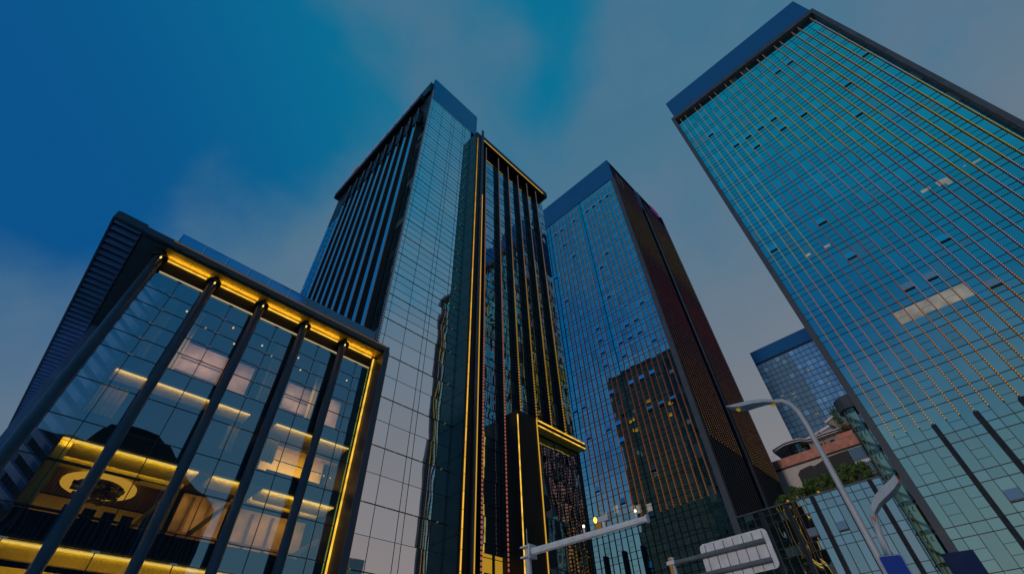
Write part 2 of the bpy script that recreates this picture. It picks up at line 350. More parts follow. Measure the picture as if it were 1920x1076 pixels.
# ================================================================== right tower
def right_tower():
    r = root('office_tower', 69, -13, 'teal glass tower in a dark stone frame with LED fins, largest at the right', 'tower', )
    F = Face('x', 69.0); F.mat = G_RT
    mod = 1.3365; y_first = 2.39; us = [3.36] + [y_first - mod * k for k in range(25)] + [-30.4]
    us = sorted(us)
    pitch = 4.285; z0 = 21.89                                     # spandrel bottom lines
    vs = []; zb = z0 - pitch * 6
    k = 0
    lines = []
    while zb + k * pitch < 108:
        lines += [zb + k * pitch, zb + k * pitch + 1.07]; k += 1
    lines = [z for z in lines if z < 109.3]
    vs = [-H0] + [z for z in lines if z > -H0 + .3] + [110.3]
    b = MB(); panes(b, F, us, vs, .0032); cw = b.build('curtain_wall', G_RT, r)
    b = MB()
    for z in vs[1:-1]: b.fbox(F, us[0], us[-1], z - .036, z + .036, -.02, .05)
    for j in range(1, len(us) - 1): b.fbox(F, us[j] - .034, us[j] + .034, -H0, 110.3, -.03, .06)
    # alternate modules carry an opening light: two thin transoms
    for j in range(1, len(us) - 1):
        kk = round((y_first - us[j]) / mod)
        if kk % 2 == 1:
            for q in range(0, 32):
                zz = zb + q * pitch
                if zz + 3.2 < 108:
                    for d in (2.10, 3.12): b.fbox(F, us[j] + .05, us[j] + mod - .05, zz + d - .016, zz + d + .016, -.02, .04)
    b.build('mullion_grid', M_MUL, r)
    # stone portal frame
    b = MB()
    b.box(68, 70.5, 3.36, 4.10, -H0, 111.65); b.build('frame_jamb', M_FRAME, r)
    b = MB(); b.box(68, 70.5, -31.15, -30.4, -H0, 111.65); b.build('frame_jamb', M_FRAME, r)
    b = MB(); b.box(68, 70.5, -30.397, 3.357, 110.35, 111.652); b.build('frame_head', M_FRAME, r)
    b = MB(); b.box(74, 98, -33.3, 3.55, 112, 129.9); b.build('rooftop_screen', M_NAVY, r)
    b = MB(); b.box(70.52, 104, -31.1, 3.60, -H0, 111.9); b.build('tower_core', M_DARK, r)
    b = MB(); b.box(73.9, 73.98, -10, 3.5, 113.9, 114.0); b.build('maintenance_rail', M_GREYP, r)
    # LED fins
    for k in range(25):
        y = y_first - mod * k; top = 104.3 if k % 3 == 2 else 110.25
        b = MB(); b.fbox(F, y - .05, y + .05, 24.3, top, .06, .24); fin = b.build('light_fin', M_FIN, r)
        zy = 88 - 1.1 * k; 
        def cf(v, k=k):
            h = (v - 24) / 86
            if k < 5: st = [(0, AMB), (.12, ORG), (.30, C(190, 120, 60)), (.36, YEL), (.72, YEL), (.80, PEACH), (1, PEACH)]
            elif k < 9: st = [(0, AMB), (.12, ORG), (.28, RED), (.60 + .02 * (k - 5), RED), (.66 + .02 * (k - 5), YEL), (.80, YEL), (.86, PEACH), (1, PEACH)]
            elif k < 19:
                s = .03 * (k - 9); st = [(0, AMB), (.14, ORG), (.20, LIL), (.36, C(140, 110, 120)), (.52 - s, LIL), (.60 - s * .6, PINK), (.66 - s * .8, YEL), (.80 - s * .5, YEL), (.86, PEACH), (1, PEACH)]
            else:
                s = .035 * (k - 19); st = [(0, AMB), (.18, C(150, 140, 120)), (.30, LIL), (.34, YEL), (.42 + s, YEL), (.50 + s, LIL), (.56 + s, YEL), (.66 + s, ORG), (.80, YEL), (.9, PEACH), (1, PEACH)]
            c = pal(st, h); return c
        ledstrip(F, y, 24.4, top - .3, .24, .33, .10, .20, cf, .07).build('led_strip', M_LED, fin)
    for k in range(3, 25, 3):
        y = y_first - mod * k
        one(lambda b: b.fbox(F, y - .26, y + .26, -H0, 24.15, .03, .5), 'pilaster', M_FIN, r)
    w = lambda k: y_first - mod * (k + .5)
    fz = lambda q: z0 + q * pitch
    wl = [(-.95, 97.2), (-3.62, 88.6), (-6.3, 88.6), (-6.3, 84.3), (-8.97, 88.6), (-11.65, 88.6), (-11.65, 84.3), (-15.66, 84.3), (-18.33, 101.4), (-23.68, 84.3), (-21.0, 75.7), (-29.0, 88.6), (-21.0, 101.4),
          (1.72, 58.6), (-6.3, 50.0), (-15.66, 45.7), (-15.66, 37.1), (-11.65, 41.4), (-8.97, 41.4), (-6.3, 58.6), (-21, 32.85), (-13, 20.0), (-3.62, 15.7), (-24.7, 41.4)]
    lst = []
    for y, z in wl:
        k = round((y_first - y) / mod - .5); q = math.floor((z - z0) / pitch); lst.append((w(k), z0 + q * pitch + 2.12))
    open_windows(r, F, lst, mod, 1.0)
    # lit rooms behind the glass
    def room(y0, y1, zb_, zt):
        b = MB(); b.fbox(F, y0, y1, zb_, zt, .012, .020); return b.build('lit_window', E_ROOM, r)
    q = z0 + 3 * pitch
    for k in range(6, 12):
        a = y_first - mod * k; room(a - mod + .07, a - .07, q + 2.2 + random.uniform(-.1, .1), q + 4.1)
    for y, z, wd, ht in [(-4.75, 53.75, .9, .5), (-1.9, 54.0, .8, .4), (-18.7, 54.3, 1.1, .5), (-21.1, 53.9, .6, 1.3), (-20.5, 54.2, .9, .9), (-24.9, 54.5, 1.0, .22), (-23.7, 54.8, .3, .2)]:
        room(y - wd / 2, y + wd / 2, z - ht / 2, z + ht / 2)
    # side face towards the hotel, dense LED lines on dark cladding
    S = Face('y', 3.62, 1)
    b = MB(); panes(b, S, frange(70.6, 104, 1.67), frange(-H0, 110, 4.3), .004, o=.03); b.build('side_curtain_wall', G_SIDE, r)
    for k in range(20):
        x = 71.2 + 1.66 * k
        f = one(lambda b: b.fbox(S, x - .1, x + .1, 20, 108, .04, .25), 'light_fin', M_FIN, r)
        def cs(v): return pal([(0, ORG), (.25, PINK), (.5, YEL), (.75, C(150, 150, 170)), (1, PEACH)], (v - 20) / 88)
        ledstrip(S, x, 20, 107, .25, .62, .26, .34, cs, .1).build('led_strip', M_LED, f)
right_tower()

# glass stair tube beside the right tower
def tube():
    cx, cy, rr = 70.6, 4.75, 1.35
    r = root('stair_tower', cx, cy, 'slim rounded glass stair tube clipped to the dark frame of the right tower', 'stair tower')
    b = MB(); n = 20
    pts = [(cx + rr * math.cos(a), cy + rr * math.sin(a)) for a in [math.pi * .45 + k * (math.pi * 1.15) / n for k in range(n + 1)]]
    for (x0, y0), (x1, y1) in zip(pts, pts[1:]):
        b.quad((x0, y0, -H0), (x1, y1, -H0), (x1, y1, 29.4), (x0, y0, 29.4))
    b.build('glass_skin', G_TUBE, r, smooth=True)
    b = MB(); b.prism([(cx + (rr + .25) * math.cos(k * math.pi / 10), cy + (rr + .25) * math.sin(k * math.pi / 10)) for k in range(20)], 'z', 29.4, 31.0); b.build('roof_cap', M_FRAME, r)
    one(lambda b: b.box(cx + .1, cx + 1.0, cy - .2, cy + 1.2, -H0, 29.4), 'core_wall', M_PALEG, r)
    for k in range(10):
        z = -H0 + 1 + k * 3.05
        b = MB()
        b.prism([(cx + (rr - .05) * math.cos(a), cy + (rr - .05) * math.sin(a)) for a in [math.pi * .5 + q * math.pi / 8 for q in range(9)]], 'z', z, z + .12)
        b.build('landing', M_STEEL, r)
        P = [(cx - .9, cy - .2, z + .1), (cx - .9, cy + .7, z + 1.4)]
        one(lambda b: b.hexa([(cx - 1.1, cy - .6, z + .1), (cx - .3, cy - .6, z + .1), (cx - .3, cy - .6, z + .3), (cx - 1.1, cy - .6, z + .3), (cx - 1.1, cy + .9, z + 1.5), (cx - .3, cy + .9, z + 1.5), (cx - .3, cy + .9, z + 1.7), (cx - 1.1, cy + .9, z + 1.7)]), 'stair_flight', M_DARK, r)
        for j in range(3):
            one(lambda b: b.tube([(cx - rr - .06, cy - .5 + .5 * j, z - .4 - .25 * j), (cx - .2, cy - .3 + .5 * j, z - .4 - .25 * j)], .07, 8), 'glass_bracket', M_DARK, r)
    one(lambda b: b.tube([(cx - 1.05, cy + .55, 0), (cx - 1.05, cy + .55, 29)], .06, 8), 'light_rail', M_GOLD, r)
tube()

# ================================================================== T3: centre right tower
def tower3():
    r = root('office_tower', 98, 42, 'blue glass tower with navy crown between the hotel and the right tower', 'tower')
    F = Face('x', 81.0); F.mat = G_T3
    mod = 1.3325; y1 = .3672 * 81; us = [28.95] + [y1 + mod * k for k in range(23)] + [60.0]
    pitch = 3.83; zs = .4663 * 81
    lines = []; k = -9
    while zs + k * pitch < 125: lines += [zs + k * pitch, zs + k * pitch + 1.17]; k += 1
    vs = [-H0] + [z for z in lines if z > -1] + [126.7]
    b = MB(); panes(b, F, us, vs, .0035); b.build('curtain_wall', G_T3, r)
    b = MB()
    for z in vs[1:-1]: b.fbox(F, us[0], us[-1], z - .034, z + .034, -.02, .05)
    for j in range(1, len(us) - 1): b.fbox(F, us[j] - .034, us[j] + .034, -H0, 126.7, -.03, .06)
    for j in range(1, len(us) - 2):
        if j % 2 == 0:
            for q in range(0, 33):
                zz = zs + (q - 9) * pitch
                if -1 < zz and zz + 3 < 126:
                    for d in (1.95, 2.9): b.fbox(F, us[j] + .05, us[j + 1] - .05, zz + d - .016, zz + d + .016, -.02, .04)
    b.build('mullion_grid', M_MUL, r)
    b = MB(); b.box(80.85, 81.9, 27.85, 28.93, -H0, 126.68); b.build('corner_pier', M_FRAME, r)
    b = MB(); b.box(80.8, 116, 28.0, 60, 126.7, 137.6); b.build('crown_screen', M_NAVY, r)
    b = MB(); b.box(81.5, 96.2, 28.6, 60, -H0, 126.5); b.box(96.2, 116.0, 31.2, 60, -H0, 126.5); b.build('tower_core', M_DARK, r)
    for k in range(21):
        y = y1 + mod * k
        f = one(lambda b: b.fbox(F, y - .04, y + .04, -H0 if k > 15 else 5, 126.5, .05, .15), 'light_fin', M_FIN, r)
        if k in (9, 19, 20): continue
        def cf(v, k=k):
            h = (v - 28) / 98; s = .012 * (k - 10)
            st = [(0, ORG), (.10, C(215, 120, 45)), (.22, C(180, 85, 50)), (.34 , RED), (.52 + s, PINK), (.62 + s, C(185, 140, 60)), (.80, C(180, 140, 70)), (.92, PEACH), (1, PEACH)]
            c = pal(st, h); kk = .55 if k > 12 else .75
            return (c[0] * kk, c[1] * kk, c[2] * kk, 1)
        ledstrip(F, y, 28.6, 126.3, .15, .36, .10, .21, cf, .07).build('led_strip', M_LED, f)
    for ky in (.5618, .6113, .6629):
        y = ky * 81
        one(lambda b: b.fbox(F, y - .3, y + .3, -H0, 24.1, .03, .55), 'pilaster', M_FIN, r)
    wl = [(43.7, z) for z in (75.7, 71.9, 68.3, 64.5, 53.3, 48.4, 43.6, 20.1)] + [(38.35, z) for z in (68.1, 64.7, 60.9, 57.2, 53.6, 34.5, 83.4, 95)] + [(35.7, z) for z in (72.2, 68.4, 64.6, 53.66, 48.8)] + \
         [(33.0, z) for z in (72.15, 68.5, 64.8, 53.6, 48.8)] + [(30.4, z) for z in (64.56, 60.93, 48.9, 76)] + [(55.5, 53.1), (52.9, 53.1), (52.9, 48.2), (47.6, 48.4), (52.9, 34.2), (48.0, 33.9), (41.7, 29)] + \
         [(30.4 + 2.665 * k, 121.5) for k in (0, 1, 2, 3, 5, 7, 8, 10)] + [(49, 114), (46.4, 106), (35.7, 98), (54.2, 102), (51.6, 91)]
    lst = []; seen = set()
    for y, z in wl:
        k = round((y - y1) / mod - .5); k = k + (k + 1) % 2 if k >= 0 else 1
        q = math.floor((z - zs) / pitch)
        if (k, q) in seen: continue
        seen.add((k, q)); lst.append((y1 + mod * (k + .5), zs + q * pitch + 1.95))
    open_windows(r, F, lst, mod, .95)
    for y, z in ((52.3, 30.6), (49.6, 31.2), (46.0, 30.2), (44.8, 30.0), (42.5, 29.6)):
        one(lambda b: b.fbox(F, y - .5, y + .5, z - .5, z + .9, .012, .02), 'lit_window', E_ROOM, r)
    # right face: dark panels with dense LED lines, split by a deep recess
    S = Face('y', 28.0)
    one(lambda b: b.fbox(S, 81.9, 96.7, 7, 137.0, -.5, 0), 'led_wall', M_LEDW, r)
    one(lambda b: b.fbox(S, 99.8, 116.2, -H0, 138.2, -3.2, 0), 'led_wall', M_LEDW, r)
    b = MB(); b.fbox(S, 96.75, 99.75, -H0, 134.5, -2.2, -2.0); b.build('recess_glass', G_SIDE, r)
    one(lambda b: b.fbox(S, 99.3, 99.82, -H0, 137.9, -.3, .15), 'edge_post', M_STEEL, r)
    one(lambda b: b.fbox(S, 115.6, 116.3, -H0, 138.3, .002, .18), 'edge_post', M_STEEL, r)
    def lc(s):
        def cf(v):
            h = (v - 39) / 96 + s
            st = [(0, C(170, 120, 65)), (.12, C(155, 100, 65)), (.26, C(120, 75, 80)), (.40, C(140, 60, 75)), (.52, C(115, 60, 75)), (.62, C(140, 115, 75)), (.78, C(140, 115, 80)), (.86, C(120, 90, 105)), (1, C(105, 85, 120))]
            c = pal(st, h); t = (.55 + .45 * random.random()) * .42; return (c[0] * t, c[1] * t, c[2] * t, 1)
        return cf
    for grp, (a, b_) in enumerate(((82.6, 95.9), (101.6, 115.0))):
        for k in range(12):
            x = a + (b_ - a) * k / 11
            f = one(lambda b: b.fbox(S, x - .06, x + .06, 8, 134.8, .003, .16), 'light_fin', M_FIN, r)
            ledstrip(S, x, 39.0, 133.5 - (k if grp else 0) * .3,   .16, .50, .17, .25, lc(-.03 * grp), .12).build('led_strip', M_LED, f)
    for x in (84.5, 86.9):
        one(lambda b: b.fbox(S, x - .4, x + .4, 127, 133, .003, .05), 'louvre_opening', M_GREYP, r)
    one(lambda b: b.fbox(S, 106.7, 112.0, 134.2, 136.9, .2, .5), 'sign_box', E_PURP, r)
    for k in range(5):
        z = 20.5 + 1.0 * k
        one(lambda b: b.hexa([(82.3, 26.2, z - .1), (87.0, 27.0, z - .1), (87.0, 28, z - .1), (82.3, 28, z - .1), (82.3, 26.2, z + .12), (87.0, 27.0, z + .12), (87, 28, z + .12), (82.3, 28, z + .12)]), 'canopy_blade', M_STEEL, r)
tower3()

# ================================================================== glass wing joining the two towers
def wing():
    r = root('glass_wing_building', 84, 16, 'low glass wing with dark pilasters and roof garden joining the two office towers', 'building')
    F = Face('x', 81.0); F.mat = G_WING
    mod = 1.307; us = [5.6] + [8.36 + mod * k for k in range(-2, 15)] + [27.8]; us = sorted(set(us))
    zs = .2749 * 81; pitch = 4.64; vs = sorted([-H0] + [z for k in range(-5, 1) for z in (zs + k * pitch, zs + k * pitch + 1.15) if z > -1] + [24.25])
    b = MB(); panes(b, F, us, vs, .006); b.build('curtain_wall', G_WING, r)
    b = MB()
    for z in vs[1:-1]: b.fbox(F, us[0], us[-1], z - .036, z + .036, -.02, .05)
    for u in us[1:-1]: b.fbox(F, u - .05, u + .05, -H0, 24.25, -.03, .06)
    b.build('mullion_grid', M_MUL, r)
    one(lambda b: b.fbox(F, 5.6, 27.82, 24.26, 24.45, -3, .12), 'parapet_cap', M_STEEL, r)
    for y in (8.36, 12.28, 16.2, 20.12, 24.04):
        one(lambda b: b.fbox(F, y - .26, y + .26, -H0, 24.24, .03, .5), 'pilaster', M_FIN, r)
    one(lambda b: b.box(81.5, 112, 5.6, 27.75, -H0, 24.2), 'roof_deck', M_SLAB, r)
    open_windows(r, F, [(14.24, 19.3), (10.9, 14.6), (18.16, 19.4), (14.24, 10.0)], mod, 1.05)
    for y, z in ((19.6, 24.55), (15.1, 24.55)):
        one(lambda b: b.fbox(F, y - .14, y + .14, z, z + .2, -.3, .0), 'warning_light', E_DIMO, r)
wing()

# ================================================================== trees of the roof garden
def make_tree(i, n, x, y, zb, w, h):
    words = ['first', 'second', 'third', 'fourth', 'fifth', 'sixth', 'seventh', 'eighth', 'ninth']
    lab = '%s bushy green tree from the left in the roof garden row above the glass wing' % words[i]
    r = root('garden_tree', x, y, lab, 'tree', 'roof garden trees', z=zb)
    rnd = random.Random(100 + i)
    b = MB(); b.tube([(x, y, zb), (x + .1, y, zb + h * .4), (x + .1, y + .2, zb + h * .75)], [.14, .1, .04], 8)
    for k in range(5):
        a = k * 1.3; b.tube([(x + .1, y, zb + h * (.3 + .08 * k)), (x + math.cos(a) * w * .32, y + math.sin(a) * w * .32, zb + h * (.5 + .09 * k))], [.06, .02], 6)
    b.build('trunk', M_BARK, r)
    b = MB()
    clumps = []
    for k in range(20):
        a = rnd.uniform(0, 6.28); q = rnd.uniform(.1, 1) ** .6; zz = rnd.uniform(.12, .97); s = math.sin(math.pi * min(1, zz * .85 + .15)) ** .6
        clumps.append((x + math.cos(a) * q * w * .5 * s, y + math.sin(a) * q * w * .5 * s, zb + h * zz, rnd.uniform(.30, .62)))
    for cx, cy, cz, cr in clumps:
        for k in range(110):
            v = Vector((rnd.gauss(0, 1), rnd.gauss(0, 1), rnd.gauss(0, 1))).normalized() * cr * rnd.uniform(.5, 1.15)
            p = Vector((cx, cy, cz)) + v
            u = Vector((rnd.gauss(0, 1), rnd.gauss(0, 1), rnd.gauss(0, .6))).normalized(); t = u.cross(v).normalized() if u.cross(v).length > 1e-4 else Vector((1, 0, 0))
            s = rnd.uniform(.07, .16)
            b.quad(p - u * s, p + t * s * .6, p + u * s, p - t * s * .6)
    b.build('crown', M_LEAF, r)
TR = [(20.9, 2.6, 2.3), (19.2, 2.7, 3.0), (17.4, 2.9, 3.5), (15.6, 2.9, 3.3), (13.9, 2.9, 3.4), (12.3, 2.8, 3.9), (10.6, 3.0, 4.2), (9.0, 2.8, 3.6)]
for i, (y, w, h) in enumerate(TR): make_tree(i, len(TR), 84.0 + .35 * (i % 2), y, 24.2, w * 1.0, h)

# ================================================================== T4: far tower
def tower4():
    r = root('office_tower', 190, 15, 'distant blue gridded tower with navy top band behind the terrace building', 'tower')
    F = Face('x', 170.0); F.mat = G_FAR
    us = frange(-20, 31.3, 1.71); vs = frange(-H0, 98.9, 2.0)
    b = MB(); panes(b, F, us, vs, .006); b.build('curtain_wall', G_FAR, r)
    b = MB()
    for i, z in enumerate(vs): b.fbox(F, us[0], us[-1], z - .09, z + .09, -.02, .12)
    for i, u in enumerate(us): b.fbox(F, u - .08, u + .08, -H0, 98.9, -.03, .1)
    b.build('mullion_grid', solid('far_mullion', (.03, .06, .11, 1), .6), r)
    one(lambda b: b.box(169.8, 200, -20, 31.35, 99.1, 104.4), 'crown_screen', M_NAVY, r)
    one(lambda b: b.box(170.3, 200, -20, 31.2, -H0, 99.09), 'tower_core', M_DARK, r)
    for (y, z) in ((27.9, 84), (26, 78.5), (24.4, 83.2), (16.5, 89), (12.8, 82), (11.9, 85.5), (24.4, 82.0), (9.3, 90), (21, 74)):
        one(lambda b: b.fbox(F, y - .4, y + .4, z - .35, z + .35, .015, .03), 'lit_window', E_FARWIN, r)
tower4()

# ================================================================== terrace building with wooden parapet
def terrace():
    r = root('terrace_building', 135, 20, 'beige rooftop restaurant with red wooden parapet and wavy white roof edge behind the trees', 'building')
    one(lambda b: b.box(125, 150, 8.5, 48, -H0, 44.6), 'lower_wall', M_BEIGE, r)
    b = MB(); y = 9.9
    while y < 45: b.box(124.5, 124.62 + .04 * (int(y * 7) % 2), y, y + .34, 44.9, 46.95); y += .36
    b.build('wooden_parapet', M_WOOD, r)
    one(lambda b: b.box(124.66, 150, 9.4, 46, 44.62, 46.6), 'terrace_slab', M_SLAB, r)
    b = MB(); b.box(124.46, 124.9, 9.9, 14.2, 46.98, 48.1); b.build('planter_box', M_WOOD, r)
    # wavy roof edge
    path = [(28.7, 49.67), (27.4, 50.1), (25.6, 50.5), (23.6, 50.45), (21.9, 50.3), (20.3, 49.6), (18.2, 49.5), (15.6, 49.55), (12.8, 49.5), (9.5, 49.6)]
    for j, (dz, mt) in enumerate(((0, M_ROOFW), (-.26, M_DARK), (-.42, M_ROOFW))):
        b = MB(); t = .2 if mt is M_ROOFW else .14
        for (a, za), (c, zc) in zip(path, path[1:]):
            b.hexa([(125.2 + .1 * j, a, za + dz), (132, a, za + dz), (132, c, zc + dz), (125.2 + .1 * j, c, zc + dz), (125.2 + .1 * j, a, za + dz + t), (132, a, za + dz + t), (132, c, zc + dz + t), (125.2 + .1 * j, c, zc + dz + t)])
        b.build('wavy_roof_edge', mt, r)
    b = MB(); n = 14
    P = [(128.2 + 2.6 * math.cos(math.pi * (.5 + k / n)) , 23.3 + 2.4 * math.sin(math.pi * (.5 + k / n) + 0) * 1.0) for k in range(n + 1)]
    P = [(129 - 3.2 * math.sin(math.pi * k / n), 23.3 + 2.5 * math.cos(math.pi * k / n)) for k in range(n + 1)]
    for (x0, y0), (x1, y1) in zip(P, P[1:]): b.quad((x0, y0, 46.6), (x1, y1, 46.6), (x1, y1, 49.6), (x0, y0, 49.6))
    b.build('glass_pavilion', G_TUBE, r, smooth=True)
    one(lambda b: b.box(129.2, 131, 21, 26, 46.6, 49.6), 'pavilion_core', M_SLAB, r)
    one(lambda b: b.box(127.2, 140, 9.6, 20.7, 46.6, 49.3), 'upper_wall', M_ROOF, r)
    for y in (19.2, 16.6, 13.6): one(lambda b: b.box(127.05, 127.19, y, y + .9, 46.7, 48.3), 'window', M_PEACH, r)
    for y in (18.0, 15.2): one(lambda b: b.box(127.05, 127.19, y, y + 1.0, 46.7, 48.4), 'window', G_SIDE, r)
    # pitched roofs
    one(lambda b: b.prism([(22.1, 50.2), (14.9, 51.7), (13.8, 49.8), (9, 49.8), (9, 49.5), (22, 49.7)], 'x', 127.6, 140), 'gable_roof', M_ROOF, r)
    one(lambda b: b.prism([(22.4, 50.2), (14.7, 51.85), (14.6, 51.35), (22.3, 49.8)], 'x', 127.0, 127.55), 'roof_fascia', M_ROOFW, r)
    one(lambda b: b.prism([(15.2, 53.4), (12.7, 54.2), (9.5, 51.0), (9.5, 50), (14, 50.0), (13.6, 51.6)], 'x', 129, 140), 'gable_roof', M_ROOF, r)
    one(lambda b: b.prism([(15.4, 53.45), (12.7, 54.35), (12.6, 53.9), (15.1, 53.0)], 'x', 128.4, 128.95), 'roof_fascia', M_ROOFW, r)
    # dark sheet painting the shade of an arched recess, and ribbed glass box under the terrace
    arch = [(25.6, 36), (25.5, 42.6), (24.6, 43.4), (22.2, 43.7), (21.4, 43.3), (18.0, 44.25), (15.4, 44.35), (9.3, 44.4), (9.3, 36)]
    one(lambda b: b.prism(arch, 'x', 124.75, 124.99), 'recess_shade_sheet', M_SLAB, r)
    b = MB(); y = 9.9
    while y < 13.4: b.box(124.45, 124.72, y, y + .16, 41.6, 44.3); b.box(124.45, 124.72, y, y + .16, 38.2, 40.8); y += .38
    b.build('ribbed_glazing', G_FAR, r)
    one(lambda b: b.box(124.40, 124.70, 9.8, 13.5, 40.85, 41.5), 'light_band', M_ROOFW, r)
    for k in range(14):
        one(lambda b: b.box(125.0, 125.06, 28.6 + k * .45, 28.64 + k * .45, 46.9, 48.6), 'railing_post', M_STEEL, r)
terrace()
def pot_plant(name, x, y, zb, w, h, mat, lab, cat, n, seed):
    r = root(name, x, y, lab, cat, z=zb); rnd = random.Random(seed); b = MB()
    for k in range(n):
        p = Vector((x + rnd.gauss(0, w * .25), y + rnd.gauss(0, w * .25), zb + h * rnd.uniform(.25, 1)))
        u = Vector((rnd.gauss(0, 1), rnd.gauss(0, 1), rnd.gauss(0, 1))).normalized(); t = u.cross(Vector((.3, .5, .8))).normalized(); s = rnd.uniform(.12, .28)
        b.quad(p - u * s, p + t * s * .5, p + u * s, p - t * s * .5)
    b.build('foliage', mat, r)
    one(lambda b: b.tube([(x, y, zb), (x, y, zb + h * .8)], [.08, .04], 6), 'stem', M_BARK, r)
pot_plant('roof_tree', 126.6, 12.2, 49.8, 2.4, 5.2, M_LEAF, 'small leafy tree rising above the pitched roof of the terrace building', 'tree', 420, 5)
pot_plant('dry_shrub', 124.8, 11.6, 48.1, 2.6, 1.3, M_LEAFD, 'straw coloured grassy shrub in the wooden planter on the terrace', 'shrub', 420, 6)
def post_lamp():
    r = root('terrace_lamp', 126, 17.3, 'thin terrace lamp post with three round globes above the wooden parapet', 'lamp', z=46.6)
    one(lambda b: b.tube([(126, 17.3, 46.6), (126, 17.3, 50.4)], .05, 8), 'post', M_DARK, r)
    for dy, dz in ((-.5, 0), (.5, 0), (0, .35)):
        b = MB(); b.tube([(126, 17.3 + dy, 50.15 + dz), (126, 17.3 + dy, 50.25 + dz), (126, 17.3 + dy, 50.5 + dz), (126, 17.3 + dy, 50.6 + dz)], [.08, .2, .2, .08], 10); b.build('globe', M_WHITE, r, smooth=True)
    one(lambda b: b.box(125.97, 126.03, 16.8, 17.8, 50.1, 50.16), 'arm', M_DARK, r)
post_lamp()

# ================================================================== T2: hotel tower
def hotel():
    r = root('hotel_tower', 28, 48, 'slender hotel tower with deep dark fins, pale glass corner and gold lit bronze pier', 'tower')
    L = Face('x', 16.1); S = Face('y', 32.6); V = Face('y', 31.9)
    X0, Y0 = 16.1, 32.6
    # right face (pale glass)
    xr = [X0] + [q * Y0 for q in (.5125, .580, .6478, .6652, .7305, .7462, .787)] + [25.83]
    zt = [.27, .4075, .545, .6825, .82] + [.9477 + .1027 * k for k in range(17)]
    zl = []
    for a, c in zip(zt, zt[1:]):
        zl.append(a)
        if c <= .9478: zl.append((a + c) / 2)
        else: zl += [a + (c - a) / 3, a + 2 * (c - a) / 3]
    zl.append(zt[-1]); vs = [-H0, 4.0] + [z * Y0 for z in zl] + [85.1]
    b = MB(); panes(b, S, xr, vs, .0012); b.build('curtain_wall', G_T2, r)
    b = MB()
    for z in zl:
        thick = any(abs(z - q) < 1e-6 for q in zt); t = .030 if thick else .011
        b.fbox(S, X0, 25.83, z * Y0 - t, z * Y0 + t, -.02, .04 if thick else .025)
    for u in xr[1:-1]: b.fbox(S, u - .014, u + .014, -H0, 85.1, -.02, .03)
    b.build('mullion_grid', M_MUL, r)
    for z in zt:
        for u in (.545, .61, .69, .765):
            one(lambda b: b.fbox(S, u * Y0 - .035, u * Y0 + .035, z * Y0 - .035, z * Y0 + .035, .05, .10), 'point_light', E_YEL, r)
    one(lambda b: b.box(X0 + .002, 27.2, Y0 - .05, Y0 + .6, 85.12, 93.75), 'parapet_screen', M_NAVYT, r)
    one(lambda b: b.box(X0 - .16, X0 + .10, Y0 - .16, Y0 - .04, -H0, 90), 'corner_mullion', M_STEEL, r)
    CM = Face('y', Y0 - .16)
    ledstrip(CM, X0 - .02, 10, 88, .0, .36, .12, .20, lambda v: C(120, 140, 165, .8), .06).build('corner_light_strip', M_LED, r)
    # left face
    yl = frange(Y0, 65.8, 1.66); zv = frange(-H0, 76.4, 1.56)
    b = MB(); panes(b, L, yl, zv, .004); b.build('side_curtain_wall', G_T2L, r)
    b = MB()
    for z in zv[1:-1]: b.fbox(L, Y0, 65.8, z - .02, z + .02, -.02, .04)
    for u in yl[1:-1]: b.fbox(L, u - .02, u + .02, -H0, 76.4, -.02, .04)
    b.build('side_mullion_grid', M_MUL, r)
    for k in range(10):
        y = 34.62 + 2.53 * k
        f = one(lambda b: b.fbox(L, y, y + .86, -H0, 82.0, .04, .80), 'deep_fin', M_FIN, r)
        b = MB(); panes(b, L, [y + .06, y + .84], frange(-H0, 76.4, 3.12), .003, o=.815); b.build('fin_glass', G_T2L, f)
        one(lambda b: b.fbox(L, y - .5, y + .9, 76.0, 79.6, .3, 1.0), 'fin_bracket', M_DARK, r)
        ledstrip(L, y + .0, 6, 77.5, .81, .40, .13, .20, lambda v: C(120, 130, 140, .62), .05).build('led_strip', M_LED, f)
        ledstrip(L, y + .02, 79.7, 82.0, 1.0, .40, .13, .20, lambda v: C(120, 130, 140, .62), .05).build('led_strip', M_LED, f)
    one(lambda b: b.fbox(L, Y0 + .01, 65.8, 76.4, 87.6, -.5, .035), 'crown_panel', M_DARK, r)
    one(lambda b: b.box(14.95, 16.06, Y0 + 2.2, 66.0, 86.6, 88.4), 'roof_eave', M_DARK, r)
    one(lambda b: b.box(15.6, 27.0, Y0 + .62, 66.2, 88.41, 92.6), 'roof_screen', M_DARK, r)
    for k in range(11):
        y = 37.0 + 2.7 * k
        mt = E_RED if k == 8 else E_LILAC
        one(lambda b: b.box(15.2, 15.5, y, y + 1.6, 89.2, 91.2), 'rooftop_letter_box', mt, r)
    one(lambda b: b.box(X0 + .5, 45.2, 34.0, 65.7, -H0, 85), 'tower_core', M_DARK, r)
    one(lambda b: b.box(X0 + .5, 27.0, 33.3, 65.7, 85.01, 88.3), 'upper_core', M_DARK, r)
    # return wall, pier and gold lines
    R_ = Face('x', 25.74)
    b = MB(); panes(b, R_, [30.75, 31.7, 32.6], frange(-H0, 81.2, 3.35), .003); b.build('return_panel', M_RETURN, r)
    for k in range(24): one(lambda b: b.box(25.72, 25.738, 30.7, 32.55, 2 + 3.35 * k, 2.05 + 3.35 * k), 'return_joint', M_DARK, r)
    one(lambda b: b.box(25.76, 27.16, 30.6, 31.85, -H0, 82.2), 'bronze_pier', M_BROWN, r)
    one(lambda b: b.box(26.85, 27.3, 30.35, 30.59, 2, 84.2), 'pier_blade', M_STEEL, r)
    GL = Face('y', 30.595)
